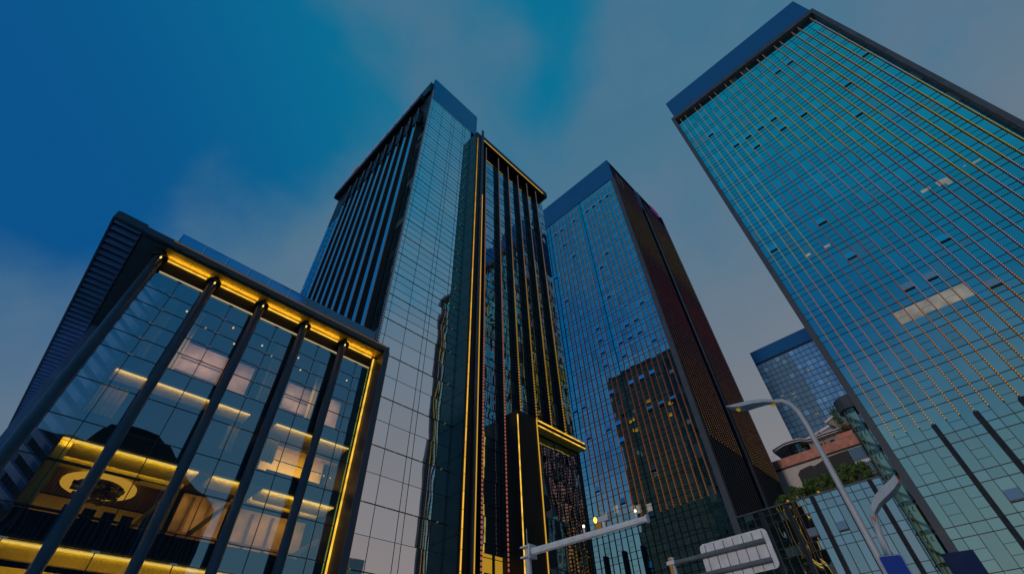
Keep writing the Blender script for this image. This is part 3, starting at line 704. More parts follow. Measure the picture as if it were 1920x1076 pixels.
    def gold(v):
        k = (1.15 - .85 * min(1, v / 82) ** .8) * random.uniform(.8, 1.15); return (1.7 * k, .86 * k, .10 * k, 1)
    ledstrip(GL, 25.965, 2, 80.0, .0, 1.5, .09, 1.46, gold, .09).build('gold_light_line', M_LED, r)
    one(lambda b: b.box(27.13, 27.20, 30.27, 30.34, 2, 62), 'gold_light_line', E_GOLDS, r)
    # recessed front with LED fins
    xs = [27.17] + [28.4 + 1.56 * k for k in range(11)] + [45.4]; zs = sorted([-H0] + frange(1.4, 80.6, 3.3) + [z + 1.1 for z in frange(1.4, 77.3, 3.3)])
    b = MB(); panes(b, V, xs, zs, .008); b.build('front_glass', G_T2D, r)
    b = MB()
    for z in zs[1:-1]: b.fbox(V, 27.17, 45.4, z - .03, z + .03, -.02, .05)
    b.build('front_mullion_grid', M_MUL, r)
    for k, q in enumerate((.9204, 1.0237, 1.1085, 1.196, 1.2813, 1.3675)):
        x = q * 31.2
        f = one(lambda b: b.fbox(V, x - .1, x + .1, 2, 80.9, .05, .66), 'light_fin', M_BROWN, r)
        def cf(v, k=k): return pal([(0, C(200, 110, 90)), (.25, C(190, 105, 85) if k < 2 else C(200, 140, 45)), (.50, C(170, 110, 75) if k < 2 else C(195, 150, 40)), (.75, C(130, 105, 95)), (1, C(120, 105, 105))], v / 81)
        ledstrip(V, x + .02, 2, 80.7, .66, .40, .17, .24, cf, .07).build('led_strip', M_LED, f)
    one(lambda b: b.box(27.2, 45.8, 30.6, 34, 81.0, 82.7), 'front_canopy', M_DARK, r)
    one(lambda b: b.box(27.4, 44.4, 30.52, 30.59, 80.92, 81.12), 'canopy_light', E_GOLDS, r)
    # porch
    one(lambda b: b.box(32.0, 35.07, 29.4, 31.84, -H0, 25.2), 'porch_pier', M_BROWN, r)
    one(lambda b: b.box(35.08, 43.8, 29.4, 31.84, 24.4, 25.2), 'porch_canopy', M_BROWN, r)
    one(lambda b: b.box(31.93, 32.02, 29.31, 29.39, -H0, 24.6), 'gold_light_line', E_GOLD, r)
    one(lambda b: b.box(34.99, 35.08, 29.31, 29.39, -H0, 25.2), 'gold_light_line', E_GOLDS, r)
    one(lambda b: b.box(35.2, 43.6, 29.31, 29.39, 25.02, 25.14), 'canopy_light', E_GOLD, r)
    one(lambda b: b.box(35.2, 43.6, 29.31, 29.39, 24.42, 24.52), 'canopy_light', E_GOLD, r)
    one(lambda b: b.box(35.2, 43.5, 29.5, 30.4, 24.33, 24.39), 'canopy_soffit', M_GOLD, r)
    P = Face('y', 30.6); xp = frange(35.1, 43.5, 1.4); zp = frange(-H0, 24.3, 2.16)
    b = MB(); panes(b, P, xp, zp, .009); b.build('porch_glass', G_T2D, r)
    b = MB()
    for z in zp[1:-1]: b.fbox(P, 35.1, 43.5, z - .035, z + .035, -.02, .05)
    for u in xp[1:-1:2]: b.fbox(P, u - .04, u + .04, -H0, 24.3, -.02, .05)
    b.build('porch_mullion_grid', solid('green_mullion', (.02, .07, .065, 1), .4), r)
    one(lambda b: b.box(43.45, 43.7, 30.5, 31.84, -H0, 24.3), 'porch_end_wall', M_DARK, r)
    # lit lobby band low behind the front glass
    for x0, x1 in ((28.8, 30.6), (31.0, 31.9)):
        one(lambda b: b.fbox(V, x0, x1, 10.2, 11.6, .01, .03), 'lit_window', E_LOBBY, r)
    # east side wall, dark glass (mirrored in the towers across the street)
    Q = Face('x', 45.4, 1); Q.mat = G_SIDE
    b = MB(); panes(b, Q, frange(32, 65.7, 1.685), frange(-H0, 82.5, 1.65), .004); b.build('east_curtain_wall', G_SIDE, r)
    b = MB()
    for z in frange(2, 80, 3.3): b.fbox(Q, 32, 65.7, z - .12, z + .12, .01, .06)
    b.build('east_spandrel', M_STEEL, r)
    rnd = random.Random(3)
    for k in range(9):
        y = 34 + rnd.randrange(18) * 1.685; z = 8 + rnd.randrange(20) * 3.3
        one(lambda b: b.fbox(Q, y, y + 1.5, z, z + .9, .02, .05), 'lit_window', E_LOBBY, r)
    for k in range(10):
        y = 36 + rnd.randrange(17) * 1.685; z = 50 + rnd.randrange(9) * 3.3
        one(lambda b: b.fbox(Q, y, y + 1.5, z, z + 1.3, .02, .06), 'blind', M_WHITE, r)
    one(lambda b: b.box(45.0, 45.45, 32, 65.7, 82.55, 83.6), 'east_parapet', M_STEEL, r)
M_NAVYT = glass('navy_parapet_glass', (.25, .50, .72, 1), .55, (.004, .03, .09, 1), wav=.01)
G_T2L = glass('blue_side_glass', (.88, 1.0, 1.0, 1), .82, (.02, .05, .06, 1), wav=.012)
E_LOBBY = emit('lobby_amber_window', (1.0, .55, .04, 1), .40, False)
hotel()

# ================================================================== podium: glass hall with columns
GP = 29.6                                                          # glass plane
def podium():
    r = root('glass_hall', 6, 40, 'low glass hall with round steel columns, gold lit soffit and louvred roof overhang', 'building')
    F = Face('y', GP)
    top = 23.25
    one(lambda b: b.box(-3.06, 15.08, 28.0, 28.35, top, 23.72), 'roof_fascia', M_STEEL, r)
    one(lambda b: b.box(-3.04, 15.06, 28.36, 62, 23.3, 23.70), 'roof_slab', M_DARK, r)
    one(lambda b: b.box(-1.5, 14.9, 27.97, 27.995, 23.60, 23.66), 'edge_light_line', emit('dim_gold_line', (1, .42, .05, 1), .16, False), r)
    # portal end fin
    one(lambda b: b.box(14.63, 15.08, 28.0, 29.55, -H0, top - .003), 'end_fin', M_BROWN, r)
    one(lambda b: b.box(14.62, 15.09, 27.92, 27.997, -H0, top - .01), 'end_fin_edge', M_STEEL, r)
    one(lambda b: b.box(15.09, 15.12, 27.95, 28.02, -H0, top), 'edge_light_line', MATS['dim_gold_line'], r)
    # gold soffit panels between columns, and drop beam with cove light
    cx = [-.0557 * 29, .0582 * 29, .1724 * 29, .2856 * 29, .3981 * 29]
    ends = cx + [14.63]
    for a, c in zip(ends, ends[1:]):
        one(lambda b: b.box(a + .02, (a + c) / 2 - .01, 28.4, 29.30, top - .06, top - .005), 'soffit_panel', M_GOLD, r)
        one(lambda b: b.box((a + c) / 2 + .01, c - .02, 28.4, 29.30, top - .06, top - .005), 'soffit_panel', M_GOLD, r)
        one(lambda b: b.box(a + .35, c - .3, 29.33, 29.42, top - .22, top - .12), 'cove_light', E_GOLD, r)
    one(lambda b: b.box(-3.0, -1.65, 28.4, 60, top - .05, top - .003), 'side_soffit', M_ROOF2, r)
    one(lambda b: b.box(-1.7, 14.62, 29.46, 30.2, 22.2, top - .07), 'drop_beam', M_DARK, r)
    one(lambda b: b.box(-1.2, 14.4, 29.50, 29.56, 22.12, 22.18), 'glazing_head_light', emit('warm_dots', (1, .72, .38, 1), .5, False), r)
    one(lambda b: b.box(14.50, 14.60, 29.34, 29.43, -H0, top - .2), 'vertical_light', E_GOLD, r)
    # louvred overhang
    b = MB(); y = 28.5
    while y < 62.3:
        b.tube([(-4.58, y, 23.50), (-3.16, y, 23.50)], .19, 12)
        y += .68
    b.build('overhang_louvre', M_LOUV, r)
    one(lambda b: b.box(-4.72, -4.6, 28.1, 62.6, 23.3, 23.9), 'overhang_edge', M_STEEL, r)
    one(lambda b: b.box(-4.59, -3.07, 28.05, 28.4, 23.35, 23.9), 'overhang_edge', M_STEEL, r)
    one(lambda b: b.box(-4.59, -3.07, 62.2, 62.6, 23.35, 23.9), 'overhang_edge', M_STEEL, r)
    one(lambda b: b.box(-4.59, -3.07, 28.41, 62.2, 23.76, 23.88), 'overhang_deck', M_DARK, r)
    # columns
    for k, x in enumerate(cx):
        b = MB(); b.tube([(x, 29.0, -H0), (x, 29.0, top - .5)], .27, 24); c = b.build('column', M_STEEL, r, smooth=True)
        b = MB(); b.tube([(x, 29.0, top - .56), (x, 29.0, top - .42)], [.46, .46], 24); b.tube([(x, 29.0, top - .42), (x, 29, top - .06)], .2, 16); b.build('collar', M_DARK, c)
        one(lambda b: b.tube([(x + .05, 28.72, top - .75), (x + .05, 28.72, top - .62)], .05, 8), 'uplight', E_WARM, c)
        one(lambda b: b.tube([(x + .1, 28.55, top - .62), (x + .1, 28.55, top - .58)], .10, 8), 'lamp_shade', M_DARK, c)
    # glass
    us = sorted([x + .04 for x in cx] + [q * GP for q in (.0027, .1138, .2244, .3367, .4484)] + [-1.9, 14.45])
    zr = [.747, .7042, .6645, .6262, .588, .549, .480, .410, .343, .2745, .2305, .16, .09, .02]
    vs = [-H0] + sorted(z * GP for z in zr)
    b = MB(); panes(b, F, us, vs, .0016); b.build('glass_wall', G_POD, r)
    b = MB()
    for z in zr[1:]: b.fbox(F, us[0], us[-1], z * GP - .02, z * GP + .02, -.03, .02)
    for u in us[1:-1]: b.fbox(F, u - .02, u + .02, -H0, 22.15, -.03, .02)
    for z in (.343, .2745): b.fbox(F, -.3, 3.6, z * GP - .055, z * GP + .055, -.12, -.031)
    b.build('glazing_joint', M_MUL, r)
    for q in (.0027, .1138, .2244, .3367, .4484):
        for z in zr[:6] + [.2305]:
            one(lambda b: b.fbox(F, q * GP - .16, q * GP + .16, z * GP - .035, z * GP + .035, .021, .07), 'glass_clip', M_GREYP, r)
    # blue glass rail on the roof
    b = MB(); x = -1.4
    while x < 14.2: b.box(x, min(x + 1.55, 14.4), 29.5, 29.53, 23.72, 25.82); x += 1.57
    b.build('glass_rail', G_RAIL, r)
    for k in range(11): one(lambda b: b.box(-1.35 + 1.57 * k, -1.30 + 1.57 * k, 29.54, 29.60, 23.72, 25.7), 'rail_post', M_STEEL, r)
    # interior: slabs, ceilings, coves
    one(lambda b: b.box(-1.6, 14.55, 38.5, 39, -H0, 22), 'rear_wall', M_SLAB, r)
    one(lambda b: b.box(14.56, 15.05, 29.7, 61.5, -H0, 23.28), 'side_wall', M_DARK, r)
    one(lambda b: b.box(-3.0, -1.7, 40, 61.5, -H0, 23.2), 'side_wall', M_LOUV, r)
    one(lambda b: b.box(-1.6, 14.5, 30.25, 38.4, 22.0, 23.25), 'top_ceiling', M_SLAB, r)
    for z0_, z1_ in ((15.45, 16.35), (11.36, 12.3), (6.9, 7.45)):
        one(lambda b: b.box(-.3, 14.5, 29.75, 38.4, z0_, z1_), 'floor_slab', M_SLAB, r)
    def cove(x0, x1, z, depth, mat, drop=.2, strip=E_WARM, y0=29.84):
        ya, yb = y0, y0 + depth
        one(lambda b: b.hexa([(x0, ya, z - .06), (x1, ya, z - .06), (x1, yb, z - .06 - .22 * depth), (x0, yb, z - .06 - .22 * depth), (x0, ya, z - .01), (x1, ya, z - .01), (x1, yb, z - .01), (x0, yb, z - .01)]), 'ceiling_cove', mat, r)
        one(lambda b: b.box(x0, x1, yb + .01, yb + .08, z - .22 * depth - drop, z - .02), 'cove_drop', M_CEIL, r)
        if strip: one(lambda b: b.box(x0 + .05, x1 - .05, ya - .14, ya - .08, z - .16, z - .09), 'cove_light', strip, r)
    cove(-.1, 4.9, 15.40, .95, M_AMBER, .05); cove(4.95, 7.35, 15.40, .95, M_AMBER, .05); cove(9.0, 14.4, 15.40, .95, M_AMBER, .15)
    cove(-.25, 6.0, 11.33, 1.35, M_AMBER, .05); cove(-.25, 6.0, 11.33, 1.35, M_AMBER, .05, None, 31.42)
    cove(6.7, 8.6, 11.33, 1.2, M_AMBER, .05); cove(9.6, 14.3, 11.33, 1.2, M_AMBER, .05); cove(9.6, 14.3, 11.33, .7, M_AMBER, .05, None, 31.3)
    cove(-.25, 14.3, 6.86, 1.5, M_AMBER, .1)
    one(lambda b: b.box(-.28, 14.5, 29.70, 29.76, 6.98, 8.02), 'spandrel_panel', M_DARK, r)
    # brown ceilings with slat lines
    b = MB()
    for k in range(36): b.box(-.2 + .17 * k, -.09 + .17 * k, 32.9, 38, 11.24, 11.30)
    b.build('slatted_ceiling', M_CEIL, r)
    # upper rooms: peach back walls
    for x0, x1 in ((2.2, 5.0), (5.6, 6.8), (9.3, 11.2), (12.2, 13.6)):
        one(lambda b: b.box(x0, x1, 31.2, 31.4, 16.4, 19.3), 'peach_partition', M_PEACH, r)
    # curtains
    def curtain(x0, x1, z0_, z1_, y):
        b = MB(); n = int((x1 - x0) / .05)
        for k in range(n):
            xa, xb = x0 + k * .05, x0 + k * .05 + .05
            ya, yb = y + .05 * math.sin(k * 1.3), y + .05 * math.sin((k + 1) * 1.3)
            b.quad((xa, ya, z0_), (xb, yb, z0_), (xb, yb, z1_), (xa, ya, z1_))
        b.build('curtain', M_CURT, r, smooth=True)
    curtain(-.2, 1.1, 13.2, 14.9, 30.9); curtain(6.6, 7.3, 13.2, 14.8, 30.7); curtain(9.0, 9.9, 13.2, 14.8, 30.7)
    curtain(.2, .8, 16.4, 21.5, 30.6); curtain(1.9, 2.4, 16.4, 21.5, 30.8); curtain(7.4, 8.2, 16.4, 21.5, 30.6); curtain(10.9, 11.4, 16.4, 21.5, 30.6)
    # amber dining room, right bays of the third storey: back wall, counter and tracks
    one(lambda b: b.box(9.9, 14.4, 33.2, 33.4, 12.3, 15.4), 'amber_wall', M_AMBER, r)
    one(lambda b: b.box(9.9, 14.4, 31.0, 31.3, 14.45, 14.6), 'amber_beam', M_GOLD, r)
    one(lambda b: b.box(10.0, 14.3, 31.2, 31.24, 13.7, 13.75), 'lamp_track', M_DARK, r)
    one(lambda b: b.box(10.0, 14.3, 31.6, 31.75, 13.0, 13.2), 'counter_beam', M_SLAB, r)
    for k in range(9):
        one(lambda b: b.box(10.2 + .5 * k, 10.24 + .5 * k, 31.2, 31.24, 13.6, 13.69), 'spot_lamp', E_WARM, r)
    one(lambda b: b.box(-.2, 5.8, 38.2, 38.4, 7.5, 11.2), 'amber_wall', M_AMBER, r)
    one(lambda b: b.box(-.25, .25, 30.0, 30.1, 7.5, 11.2), 'amber_pier', M_AMBER, r)
    one(lambda b: b.box(5.2, 5.6, 30.3, 30.5, 7.5, 10.6), 'amber_pier', M_AMBER, r)
    one(lambda b: b.box(-.28, 14.4, 31.4, 31.5, -H0, 6.2), 'amber_wall', M_AMBER, r)
    one(lambda b: b.box(6.4, 9.0, 33, 33.2, 8, 11.2), 'amber_wall', M_PEACH, r)
    one(lambda b: b.box(9.6, 14.3, 33.4, 33.6, 8, 11.2), 'amber_wall', M_PEACH, r)
    # louvre screen at the left end, sloping blades
    b = MB()
    for k in range(30):
        z = -1 + .85 * k
        b.hexa([(-1.75, 30.5, z + 1.0), (-.34, 30.5, z), (-.34, 30.9, z - .25), (-1.75, 30.9, z + .75), (-1.75, 30.5, z + 1.12), (-.34, 30.5, z + .12), (-.34, 30.9, z - .13), (-1.75, 30.9, z + .87)])
    b.build('louvre_screen', M_LOUV, r)
    one(lambda b: b.box(-.33, -.30, 29.8, 38, -H0, 22), 'screen_edge', M_DARK, r)
    # stairs, partitions and fittings that break up the rooms
    one(lambda b: b.prism([(7.2, 8.6), (8.6, 10.6), (8.6, 10.9), (7.0, 8.75)], 'y', 30.6, 31.6), 'stair_flight', M_GOLD, r)
    one(lambda b: b.prism([(12.4, 7.9), (14.2, 9.3), (14.2, 9.6), (12.2, 8.1)], 'y', 30.6, 31.6), 'stair_flight', M_GOLD, r)
    one(lambda b: b.prism([(4.3, 7.9), (5.2, 9.9), (5.2, 10.2), (4.1, 8.0)], 'y', 30.3, 31.0), 'stair_flight', M_GOLD, r)
    for x, y, z0_, z1_ in ((6.9, 32.9, 8, 11), (7.9, 32.9, 8, 11), (10.6, 33.3, 8, 11), (11.9, 33.3, 8, 11), (13.2, 33.3, 8, 11)):
        one(lambda b: b.box(x, x + .14, y - .1, y, z0_, z1_), 'partition_post', M_CEIL, r)
    for x0, x1 in ((6.5, 9.0), (9.7, 14.2)):
        one(lambda b: b.box(x0, x1, 32.7, 32.88, 9.0, 9.12), 'partition_rail', M_CEIL, r)
    for x0, x1 in ((2.3, 4.9), (9.4, 11.1)):
        for z in (17.2, 18.1): one(lambda b: b.box(x0, x1, 31.1, 31.19, z, z + .05), 'shelf', M_CEIL, r)
    for x, y in ((1.4, 32), (3.0, 33), (4.4, 31.6), (5.2, 33.4), (6.8, 32.2), (7.9, 33), (9.5, 31.8), (10.4, 33.2), (11.6, 32.3), (12.6, 31.5), (13.4, 33), (13.9, 32)):
        one(lambda b: b.tube([(x, y, 21.9), (x, y, 21.98)], .06, 8), 'downlight', E_WARM, r)
    # warm room lamps
    def lamp(x, y, z, e, sx, sy, col=(1, .62, .12)):
        l = bpy.data.lights.new('room_lamp', 'AREA'); l.shape = 'RECTANGLE'; l.size = sx; l.size_y = sy; l.energy = e; l.color = col
        o = bpy.data.objects.new('room_lamp', l); COL.objects.link(o); o.parent = r
        o.location = Vector((x, y, z)) - ROOTLOC[r.name]
        o.rotation_euler = (math.radians(90), 0, 0)
        return o
    lamp(2.8, 34.0, 9.4, 40, 5, 1.6); lamp(12.2, 31.9, 13.6, 110, 4, 2, (1, .60, .24)); lamp(12, 32, 9.6, 24, 4, 2, (1, .55, .16)); lamp(7.7, 31.8, 9.6, 20, 2, 2, (1, .55, .16))
    lamp(7, 30.4, 4.5, 130, 14, 2.0)
    def trough(x0, x1, y, z, tilt, w, col=(1, .68, .08)):
        o = lamp((x0 + x1) / 2, y, z, w * (x1 - x0), x1 - x0 - .1, .06, col); o.rotation_euler = (math.radians(tilt), 0, 0)
    for x0, x1, z in ((-.1, 4.9, 15.40), (4.95, 7.35, 15.40), (9.0, 14.4, 15.40)): trough(x0, x1, 29.80, z - .24, 128, 2.8, (1, .66, .22))
    for x0, x1, z in ((-.25, 6.0, 11.33), (6.7, 8.6, 11.33), (9.6, 14.3, 11.33), (-.25, 14.3, 6.86)): trough(x0, x1, 29.80, z - .26, 128, 5.5)
    trough(-.25, 6.0, 31.46, 11.05, 125, 8.0); trough(9.6, 14.3, 31.36, 11.05, 125, 6.0)
    for a, c in zip(ends, ends[1:]): trough(a + .3, c - .3, 29.30, top - .26, -125, 1.7)
    for x, w in ((3.6, 2.6), (6.2, 1.1), (10.2, 1.8), (12.9, 1.3)): lamp(x, 30.3, 18.0, 13 * w, w, 2.4, (1, .70, .50))
podium()
def chandelier():
    x, y, z = 2.5, 34.2, 10.95
    r = root('chandelier', x, y, 'oval gold ring light with a dark crystal cluster inside the lit dining room', 'chandelier', z=z)
    b = MB(); n = 40
    A, B, a, c = 1.75, 2.0, 1.15, 1.45
    for k in range(n):
        t0, t1 = 2 * math.pi * k / n, 2 * math.pi * (k + 1) / n
        b.hexa([(x + A * math.cos(t0), y + B * math.sin(t0), z - .12), (x + A * math.cos(t1), y + B * math.sin(t1), z - .12), (x + a * math.cos(t1), y + c * math.sin(t1), z - .12), (x + a * math.cos(t0), y + c * math.sin(t0), z - .12),
                (x + A * math.cos(t0), y + B * math.sin(t0), z), (x + A * math.cos(t1), y + B * math.sin(t1), z), (x + a * math.cos(t1), y + c * math.sin(t1), z), (x + a * math.cos(t0), y + c * math.sin(t0), z)])
    b.build('ring_light', emit('ring_amber', (1, .50, .05, 1), .8), r)
    b = MB(); rnd = random.Random(9)
    for k in range(110):
        t = rnd.uniform(0, 6.28); q = rnd.random() ** .5; p = Vector((x + 1.1 * q * math.cos(t), y + 1.35 * q * math.sin(t), z - .1 - rnd.uniform(0, .45)))
        s = rnd.uniform(.08, .2); b.box(p.x - s, p.x + s, p.y - s, p.y + s, p.z - s * .5, p.z + s * .5)
    b.build('crystal_cluster', M_BROWN, r, bevel=.03)
chandelier()
def chairs():
    base = root('dining_chair', 1.6, 30.35, 'first dark dining chair from the left by the window of the lit dining room', 'chair', 'dining chairs by the window', z=7.45)
    x, y, z = 1.6, 30.35, 7.45
    one(lambda b: b.box(x - .25, x + .25, y - .25, y + .25, z + .42, z + .5), 'seat', M_DARK, base)
    one(lambda b: b.box(x - .25, x + .25, y - .27, y - .2, z + .5, z + 1.15), 'backrest', M_DARK, base, bevel=.02)
    for a in (-.21, .21):
        for c in (-.21, .21): one(lambda b: b.box(x + a - .025, x + a + .025, y + c - .025, y + c + .025, z, z + .42), 'leg', M_DARK, base)
    words = ['second', 'third', 'fourth']
    for k in range(3):
        c = base.copy(); COL.objects.link(c); c.location.x += .78 * (k + 1); c['label'] = '%s dark dining chair from the left by the window of the lit dining room' % words[k]
        for ch in list(base.children):
            d = ch.copy(); COL.objects.link(d); d.parent = c
chairs()

# ================================================================== street furniture
def street_lamp_tall():
    X0, Y0 = 14.0, 2.08
    r = root('street_lamp', X0, Y0, 'tall grey street lamp whose long curved blade head reaches left', 'street lamp')
    pts = [(X0, Y0, -H0), (X0, Y0 + .0, 3), (X0, Y0 + .01, 5.9), (X0, Y0 + .04, 6.30), (X0, Y0 + .12, 6.57), (X0, Y0 + .28, 6.77), (X0, Y0 + .65, 6.90)]
    b = MB(); b.tube(pts, [.088, .078, .064, .062, .061, .06, .058], 14); b.build('pole', M_LAMP, r, smooth=True)
    # blade head, swelling then tapering to a point
    P = [(.50, 6.86, .09, .10), (.75, 6.96, .14, .12), (1.05, 7.04, .19, .15), (1.35, 7.08, .22, .16), (1.60, 7.14, .20, .12), (1.78, 7.22, .12, .05), (1.84, 7.26, .04, .02)]
    b = MB()
    for (a, za, wa, ta), (c, zc, wc, tc_) in zip(P, P[1:]):
        b.hexa([(X0 - wa, Y0 + a, za - ta * .6), (X0 + wa, Y0 + a, za - ta * .6), (X0 + wc, Y0 + c, zc - tc_ * .6), (X0 - wc, Y0 + c, zc - tc_ * .6), (X0 - wa * .6, Y0 + a, za + ta * .4), (X0 + wa * .6, Y0 + a, za + ta * .4), (X0 + wc * .6, Y0 + c, zc + tc_ * .4), (X0 - wc * .6, Y0 + c, zc + tc_ * .4)])
    b.build('lamp_head', M_LAMP, r)
    one(lambda b: b.box(X0 - .13, X0 + .02, Y0 + 1.48, Y0 + 1.56, 6.97, 7.0), 'lamp_lens', E_YEL, r)
    one(lambda b: b.box(X0 - .10, X0 + .0, Y0 + .50, Y0 + .60, 6.70, 6.74), 'lamp_lens', E_YEL, r)
street_lamp_tall()
def street_lamp_short():
    X0, Y0 = 14.1, 1.90
    r = root('street_lamp', X0, Y0, 'short grey street lamp bending right with a red glint, beside the taller lamp pole', 'street lamp')
    b = MB(); b.tube([(X0, Y0, -H0), (X0, Y0, 2.6), (X0, Y0 - .05, 3.1), (X0, Y0 - .14, 3.5)], [.09, .08, .072, .07], 14); b.build('pole', M_LAMP, r, smooth=True)
    P = [(.10, 3.36, .09, .06), (.20, 3.60, .11, .08), (.38, 3.76, .14, .10), (.62, 3.88, .17, .11), (.84, 3.98, .17, .10), (.98, 4.08, .14, .09)]
    b = MB()
    for (a, za, wa, ta), (c, zc, wc, tc_) in zip(P, P[1:]):
        b.hexa([(X0 - wa, Y0 - a, za - ta), (X0 + wa, Y0 - a, za - ta), (X0 + wc, Y0 - c, zc - tc_), (X0 - wc, Y0 - c, zc - tc_), (X0 - wa * .6, Y0 - a, za + ta), (X0 + wa * .6, Y0 - a, za + ta), (X0 + wc * .6, Y0 - c, zc + tc_), (X0 - wc * .6, Y0 - c, zc + tc_)])
    b.build('lamp_head', M_LAMP, r)
    one(lambda b: b.box(X0 - .16, X0 - .0, Y0 - 1.0, Y0 - .985, 4.02, 4.07), 'lamp_lens', E_RED, r)
    one(lambda b: b.box(X0 - .11, X0 - .085, Y0 - .13, Y0 - .105, 3.36, 3.46), 'lamp_lens', E_RED, r)
street_lamp_short()
def gantry():
    A = Vector((16.86, 15.24, 6.0)); B = Vector((17.26, 9.28, 6.0))
    r = root('camera_gantry', A.x, A.y, 'white steel pole with a long arm carrying a traffic camera and flood lights', 'gantry')
    b = MB(); b.tube([(A.x, A.y, -H0), (A.x, A.y, 6.25)], [.16, .13], 12); b.build('pole', M_GREYP, r, smooth=True)
    b = MB(); d = (B - A).normalized(); st = A + d * .25; b.tube([st, B], [.16, .12], 8); b.build('arm', M_GREYP, r)
    one(lambda b: b.tube([B - d * .02, B + d * .05], .16, 8), 'end_cap', M_GREYP, r)
    for dz in (-.2, .2):
        one(lambda b: b.box(A.x - .3, A.x + .3, A.y - .26, A.y + .2, 6.0 + dz - .03, 6.0 + dz + .03), 'flange_plate', M_GREYP, r)
    one(lambda b: b.box(A.x - .25, A.x + .25, A.y - .3, A.y - .24, 5.72, 6.28), 'flange_plate', M_GREYP, r)
    one(lambda b: b.tube([(A.x, A.y + .02, 6.25), (A.x, A.y + .02, 7.0)], .012, 6), 'antenna', M_GREYP, r)
    for t, mt, rr, nm in ((.52, E_WHITE, .055, 'flood_light'), (.935, E_WHITE, .05, 'flood_light')):
        p = A + (B - A) * t + Vector((-.05, 0, .32))
        b = MB(); b.tube([p + Vector((0, 0, -.25)), p], [.03, .05], 8); h = b.build(nm, M_GREYP, r)
        b = MB(); b.tube([p, p + Vector((0, 0, rr)), p + Vector((0, 0, 2 * rr))], [.03, rr, .03], 10); b.build('bulb', mt, h, smooth=True)
    p = A + (B - A) * .64 + Vector((0, 0, .20))
    one(lambda b: b.box(p.x - .12, p.x + .12, p.y - .55, p.y - .05, p.z + .12, p.z + .34), 'traffic_camera', M_WHITE, r, bevel=.03)
    one(lambda b: b.tube([p + Vector((0, -.25, -.12)), p + Vector((0, -.25, .12))], .08, 8), 'camera_bracket', M_GREYP, r)
    b = MB(); q = p + Vector((-.05, .12, .28)); b.tube([q - Vector((0, 0, .1)), q, q + Vector((0, 0, .1))], [.04, .075, .04], 10); b.build('beacon', E_ORANGE, r, smooth=True)
    one(lambda b: b.box(p.x - .08, p.x + .08, p.y - .15, p.y + .15, p.z - .15, p.z + .12), 'beacon_box', M_ORANGE, r)
gantry()
def road_sign():
    x = 18.6
    r = root('road_sign', x, 9.3, 'back of a large grey rounded road sign carried on two arms from a white pole', 'sign')
    b = MB()
    # rounded panel in the y-z plane, slightly splayed
    c = [(8.12, 5.05), (5.57, 5.07), (5.55, 3.83), (8.12, 3.80)]; rad = .16; poly = []
    cent = [(8.12 - rad, 5.05 - rad, 0), (5.57 + rad, 5.06 - rad, 90), (5.56 + rad, 3.83 + rad, 180), (8.12 - rad, 3.81 + rad, 270)]
    for cy, cz, a0 in cent:
        for k in range(6):
            a = math.radians(a0 + 18 * k); poly.append((cy + rad * math.cos(a), cz + rad * math.sin(a)))
    b.prism(poly, 'x', x, x + .04); pn = b.build('panel', M_SIGNB, r)
    b = MB()
    for k in range(7):
        y = 7.9 - .36 * k; b.box(x - .022, x - .001, y - .012, y + .012, 3.86, 5.0)
    b.build('stiffener_seam', M_DARKG, pn)
    one(lambda b: b.tube([(x - .12, 9.22, 4.66), (x - .12, 5.72, 4.66)], .075, 12), 'arm', M_ARM, r, smooth=True)
    one(lambda b: b.tube([(x - .12, 9.22, 4.08), (x - .12, 5.72, 4.08)], .075, 12), 'arm', M_ARM, r, smooth=True)
    one(lambda b: b.tube([(x - .12, 9.3, -H0), (x - .12, 9.3, 4.85)], [.13, .105], 14), 'pole', M_GREYP, r, smooth=True)
    for z in (4.66, 4.08): one(lambda b: b.box(x - .28, x + .04, 9.14, 9.46, z - .06, z + .06), 'clamp', M_GREYP, r)
    one(lambda b: b.box(x - .245, x - .21, 9.26, 9.38, -H0, 4.82), 'warning_tape', M_ORANGE, r)
    for k in range(7):
        for z in (4.66, 4.08): one(lambda b: b.box(x - .16, x - .0, 7.9 - .36 * k - .012, 7.9 - .36 * k + .012, z + .06, z + .095), 'clip', M_SIGNB, r)
M_DARKG = solid('seam_grey', (.16, .15, .16, 1), .6); M_ARM = solid('weathered_pipe', (.22, .21, .21, 1), .5, .2)
road_sign()
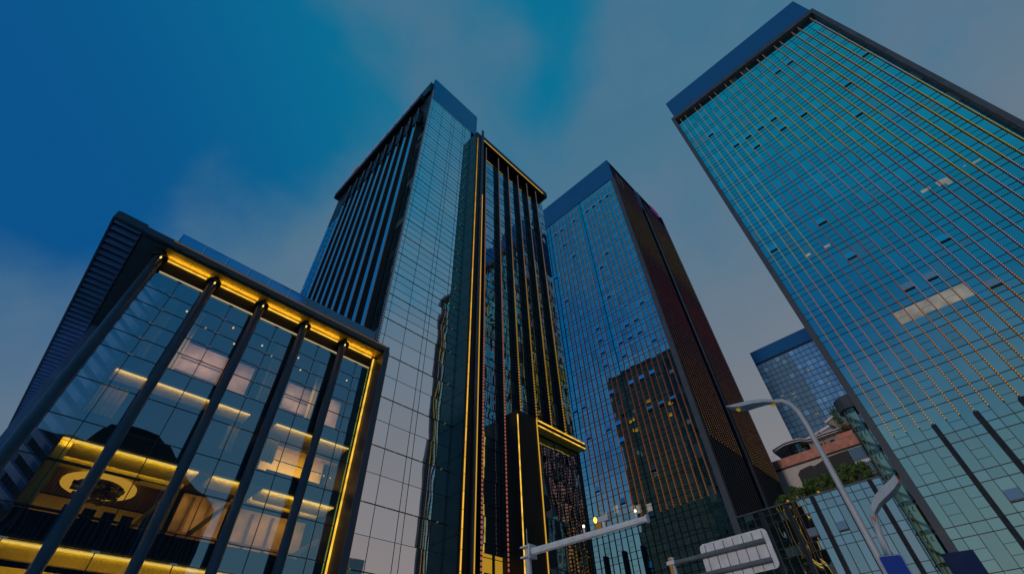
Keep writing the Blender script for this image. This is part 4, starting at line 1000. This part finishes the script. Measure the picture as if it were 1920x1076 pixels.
def small_signs():
    x = 13.0
    r = root('street_sign', x, 1.74, 'small bright blue sign with rounded white border in front of the lamp poles', 'sign')
    b = MB(); rad = .05; poly = []
    for cy, cz, a0 in ((1.945 - rad, 2.50 - rad, 0), (1.53 + rad, 2.47 - rad, 90), (1.53 + rad, 1.7 + rad, 180), (1.945 - rad, 1.7 + rad, 270)):
        for k in range(6):
            a = math.radians(a0 + 18 * k); poly.append((cy + rad * math.cos(a), cz + rad * math.sin(a)))
    b.prism(poly, 'x', x, x + .02); b.build('panel', M_BLUE, r)
    b = MB(); s = lambda p, k: (1.7375 + (p[0] - 1.7375) * k, 2.09 + (p[1] - 2.09) * (k if k < 1 else 1))
    inn = [(1.7375 + (u - 1.7375) * .93, 2.09 + (v - 2.09) * .965) for u, v in poly]; out_ = [(1.7375 + (u - 1.7375) * .965, 2.09 + (v - 2.09) * .983) for u, v in poly]
    n = len(poly)
    for k in range(n):
        q = (k + 1) % n; b.quad((x - .003, *out_[k]), (x - .003, *out_[q]), (x - .003, *inn[q]), (x - .003, *inn[k]))
    b.build('border', M_WHITE, r)
    one(lambda b: b.tube([(x + .08, 1.74, -H0), (x + .08, 1.74, 2.3)], .04, 10), 'post', M_GREYP, r)
    x = 15.0
    r = root('street_sign', x, .77, 'plain dark navy rectangular sign below the frame of the right tower', 'sign')
    one(lambda b: b.prism([(1.06, 2.69), (.475, 2.66), (.475, 1.5), (1.06, 1.5)], 'x', x, x + .04), 'panel', M_NAVYS, r)
    one(lambda b: b.tube([(x + .1, .77, -H0), (x + .1, .77, 2.4)], .05, 10), 'post', M_GREYP, r)
small_signs()

# ================================================================== buildings across the street behind the viewer (seen mirrored in the glass)
def behind():
    r = root('office_block', 6, -52, 'dark ribbed office block across the street, mirrored in the hall glass', 'building')
    one(lambda b: b.prism([(-14, -H0), (26, -H0), (26, 34), (16, 40), (12, 44), (4, 44), (2, 39), (-6, 39), (-14, 33)], 'y', -45, -62), 'block', M_RIB, r)
    b = MB()
    for k in range(50): b.box(-13.8 + .8 * k, -13.5 + .8 * k, -44.9, -44.6, 0, 33)
    b.build('rib', M_STEEL, r)
    r = root('apartment_tower', 71, -66, 'beige apartment tower with stepped top, mirrored low in the hotel glass', 'building')
    one(lambda b: b.box(66.5, 75.5, -72, -60, -H0, 33), 'block', M_APT, r)
    one(lambda b: b.box(68, 73, -71, -61, 33.01, 36.5), 'roof_house', M_APT, r)
    for k in range(4):
        for z in range(0, 31, 3):
            one(lambda b: b.box(67.3 + 2.1 * k, 68.2 + 2.1 * k, -59.99, -59.9, z, z + 1.5), 'window', M_STEEL, r)
behind()
print('objects', len(bpy.data.objects))
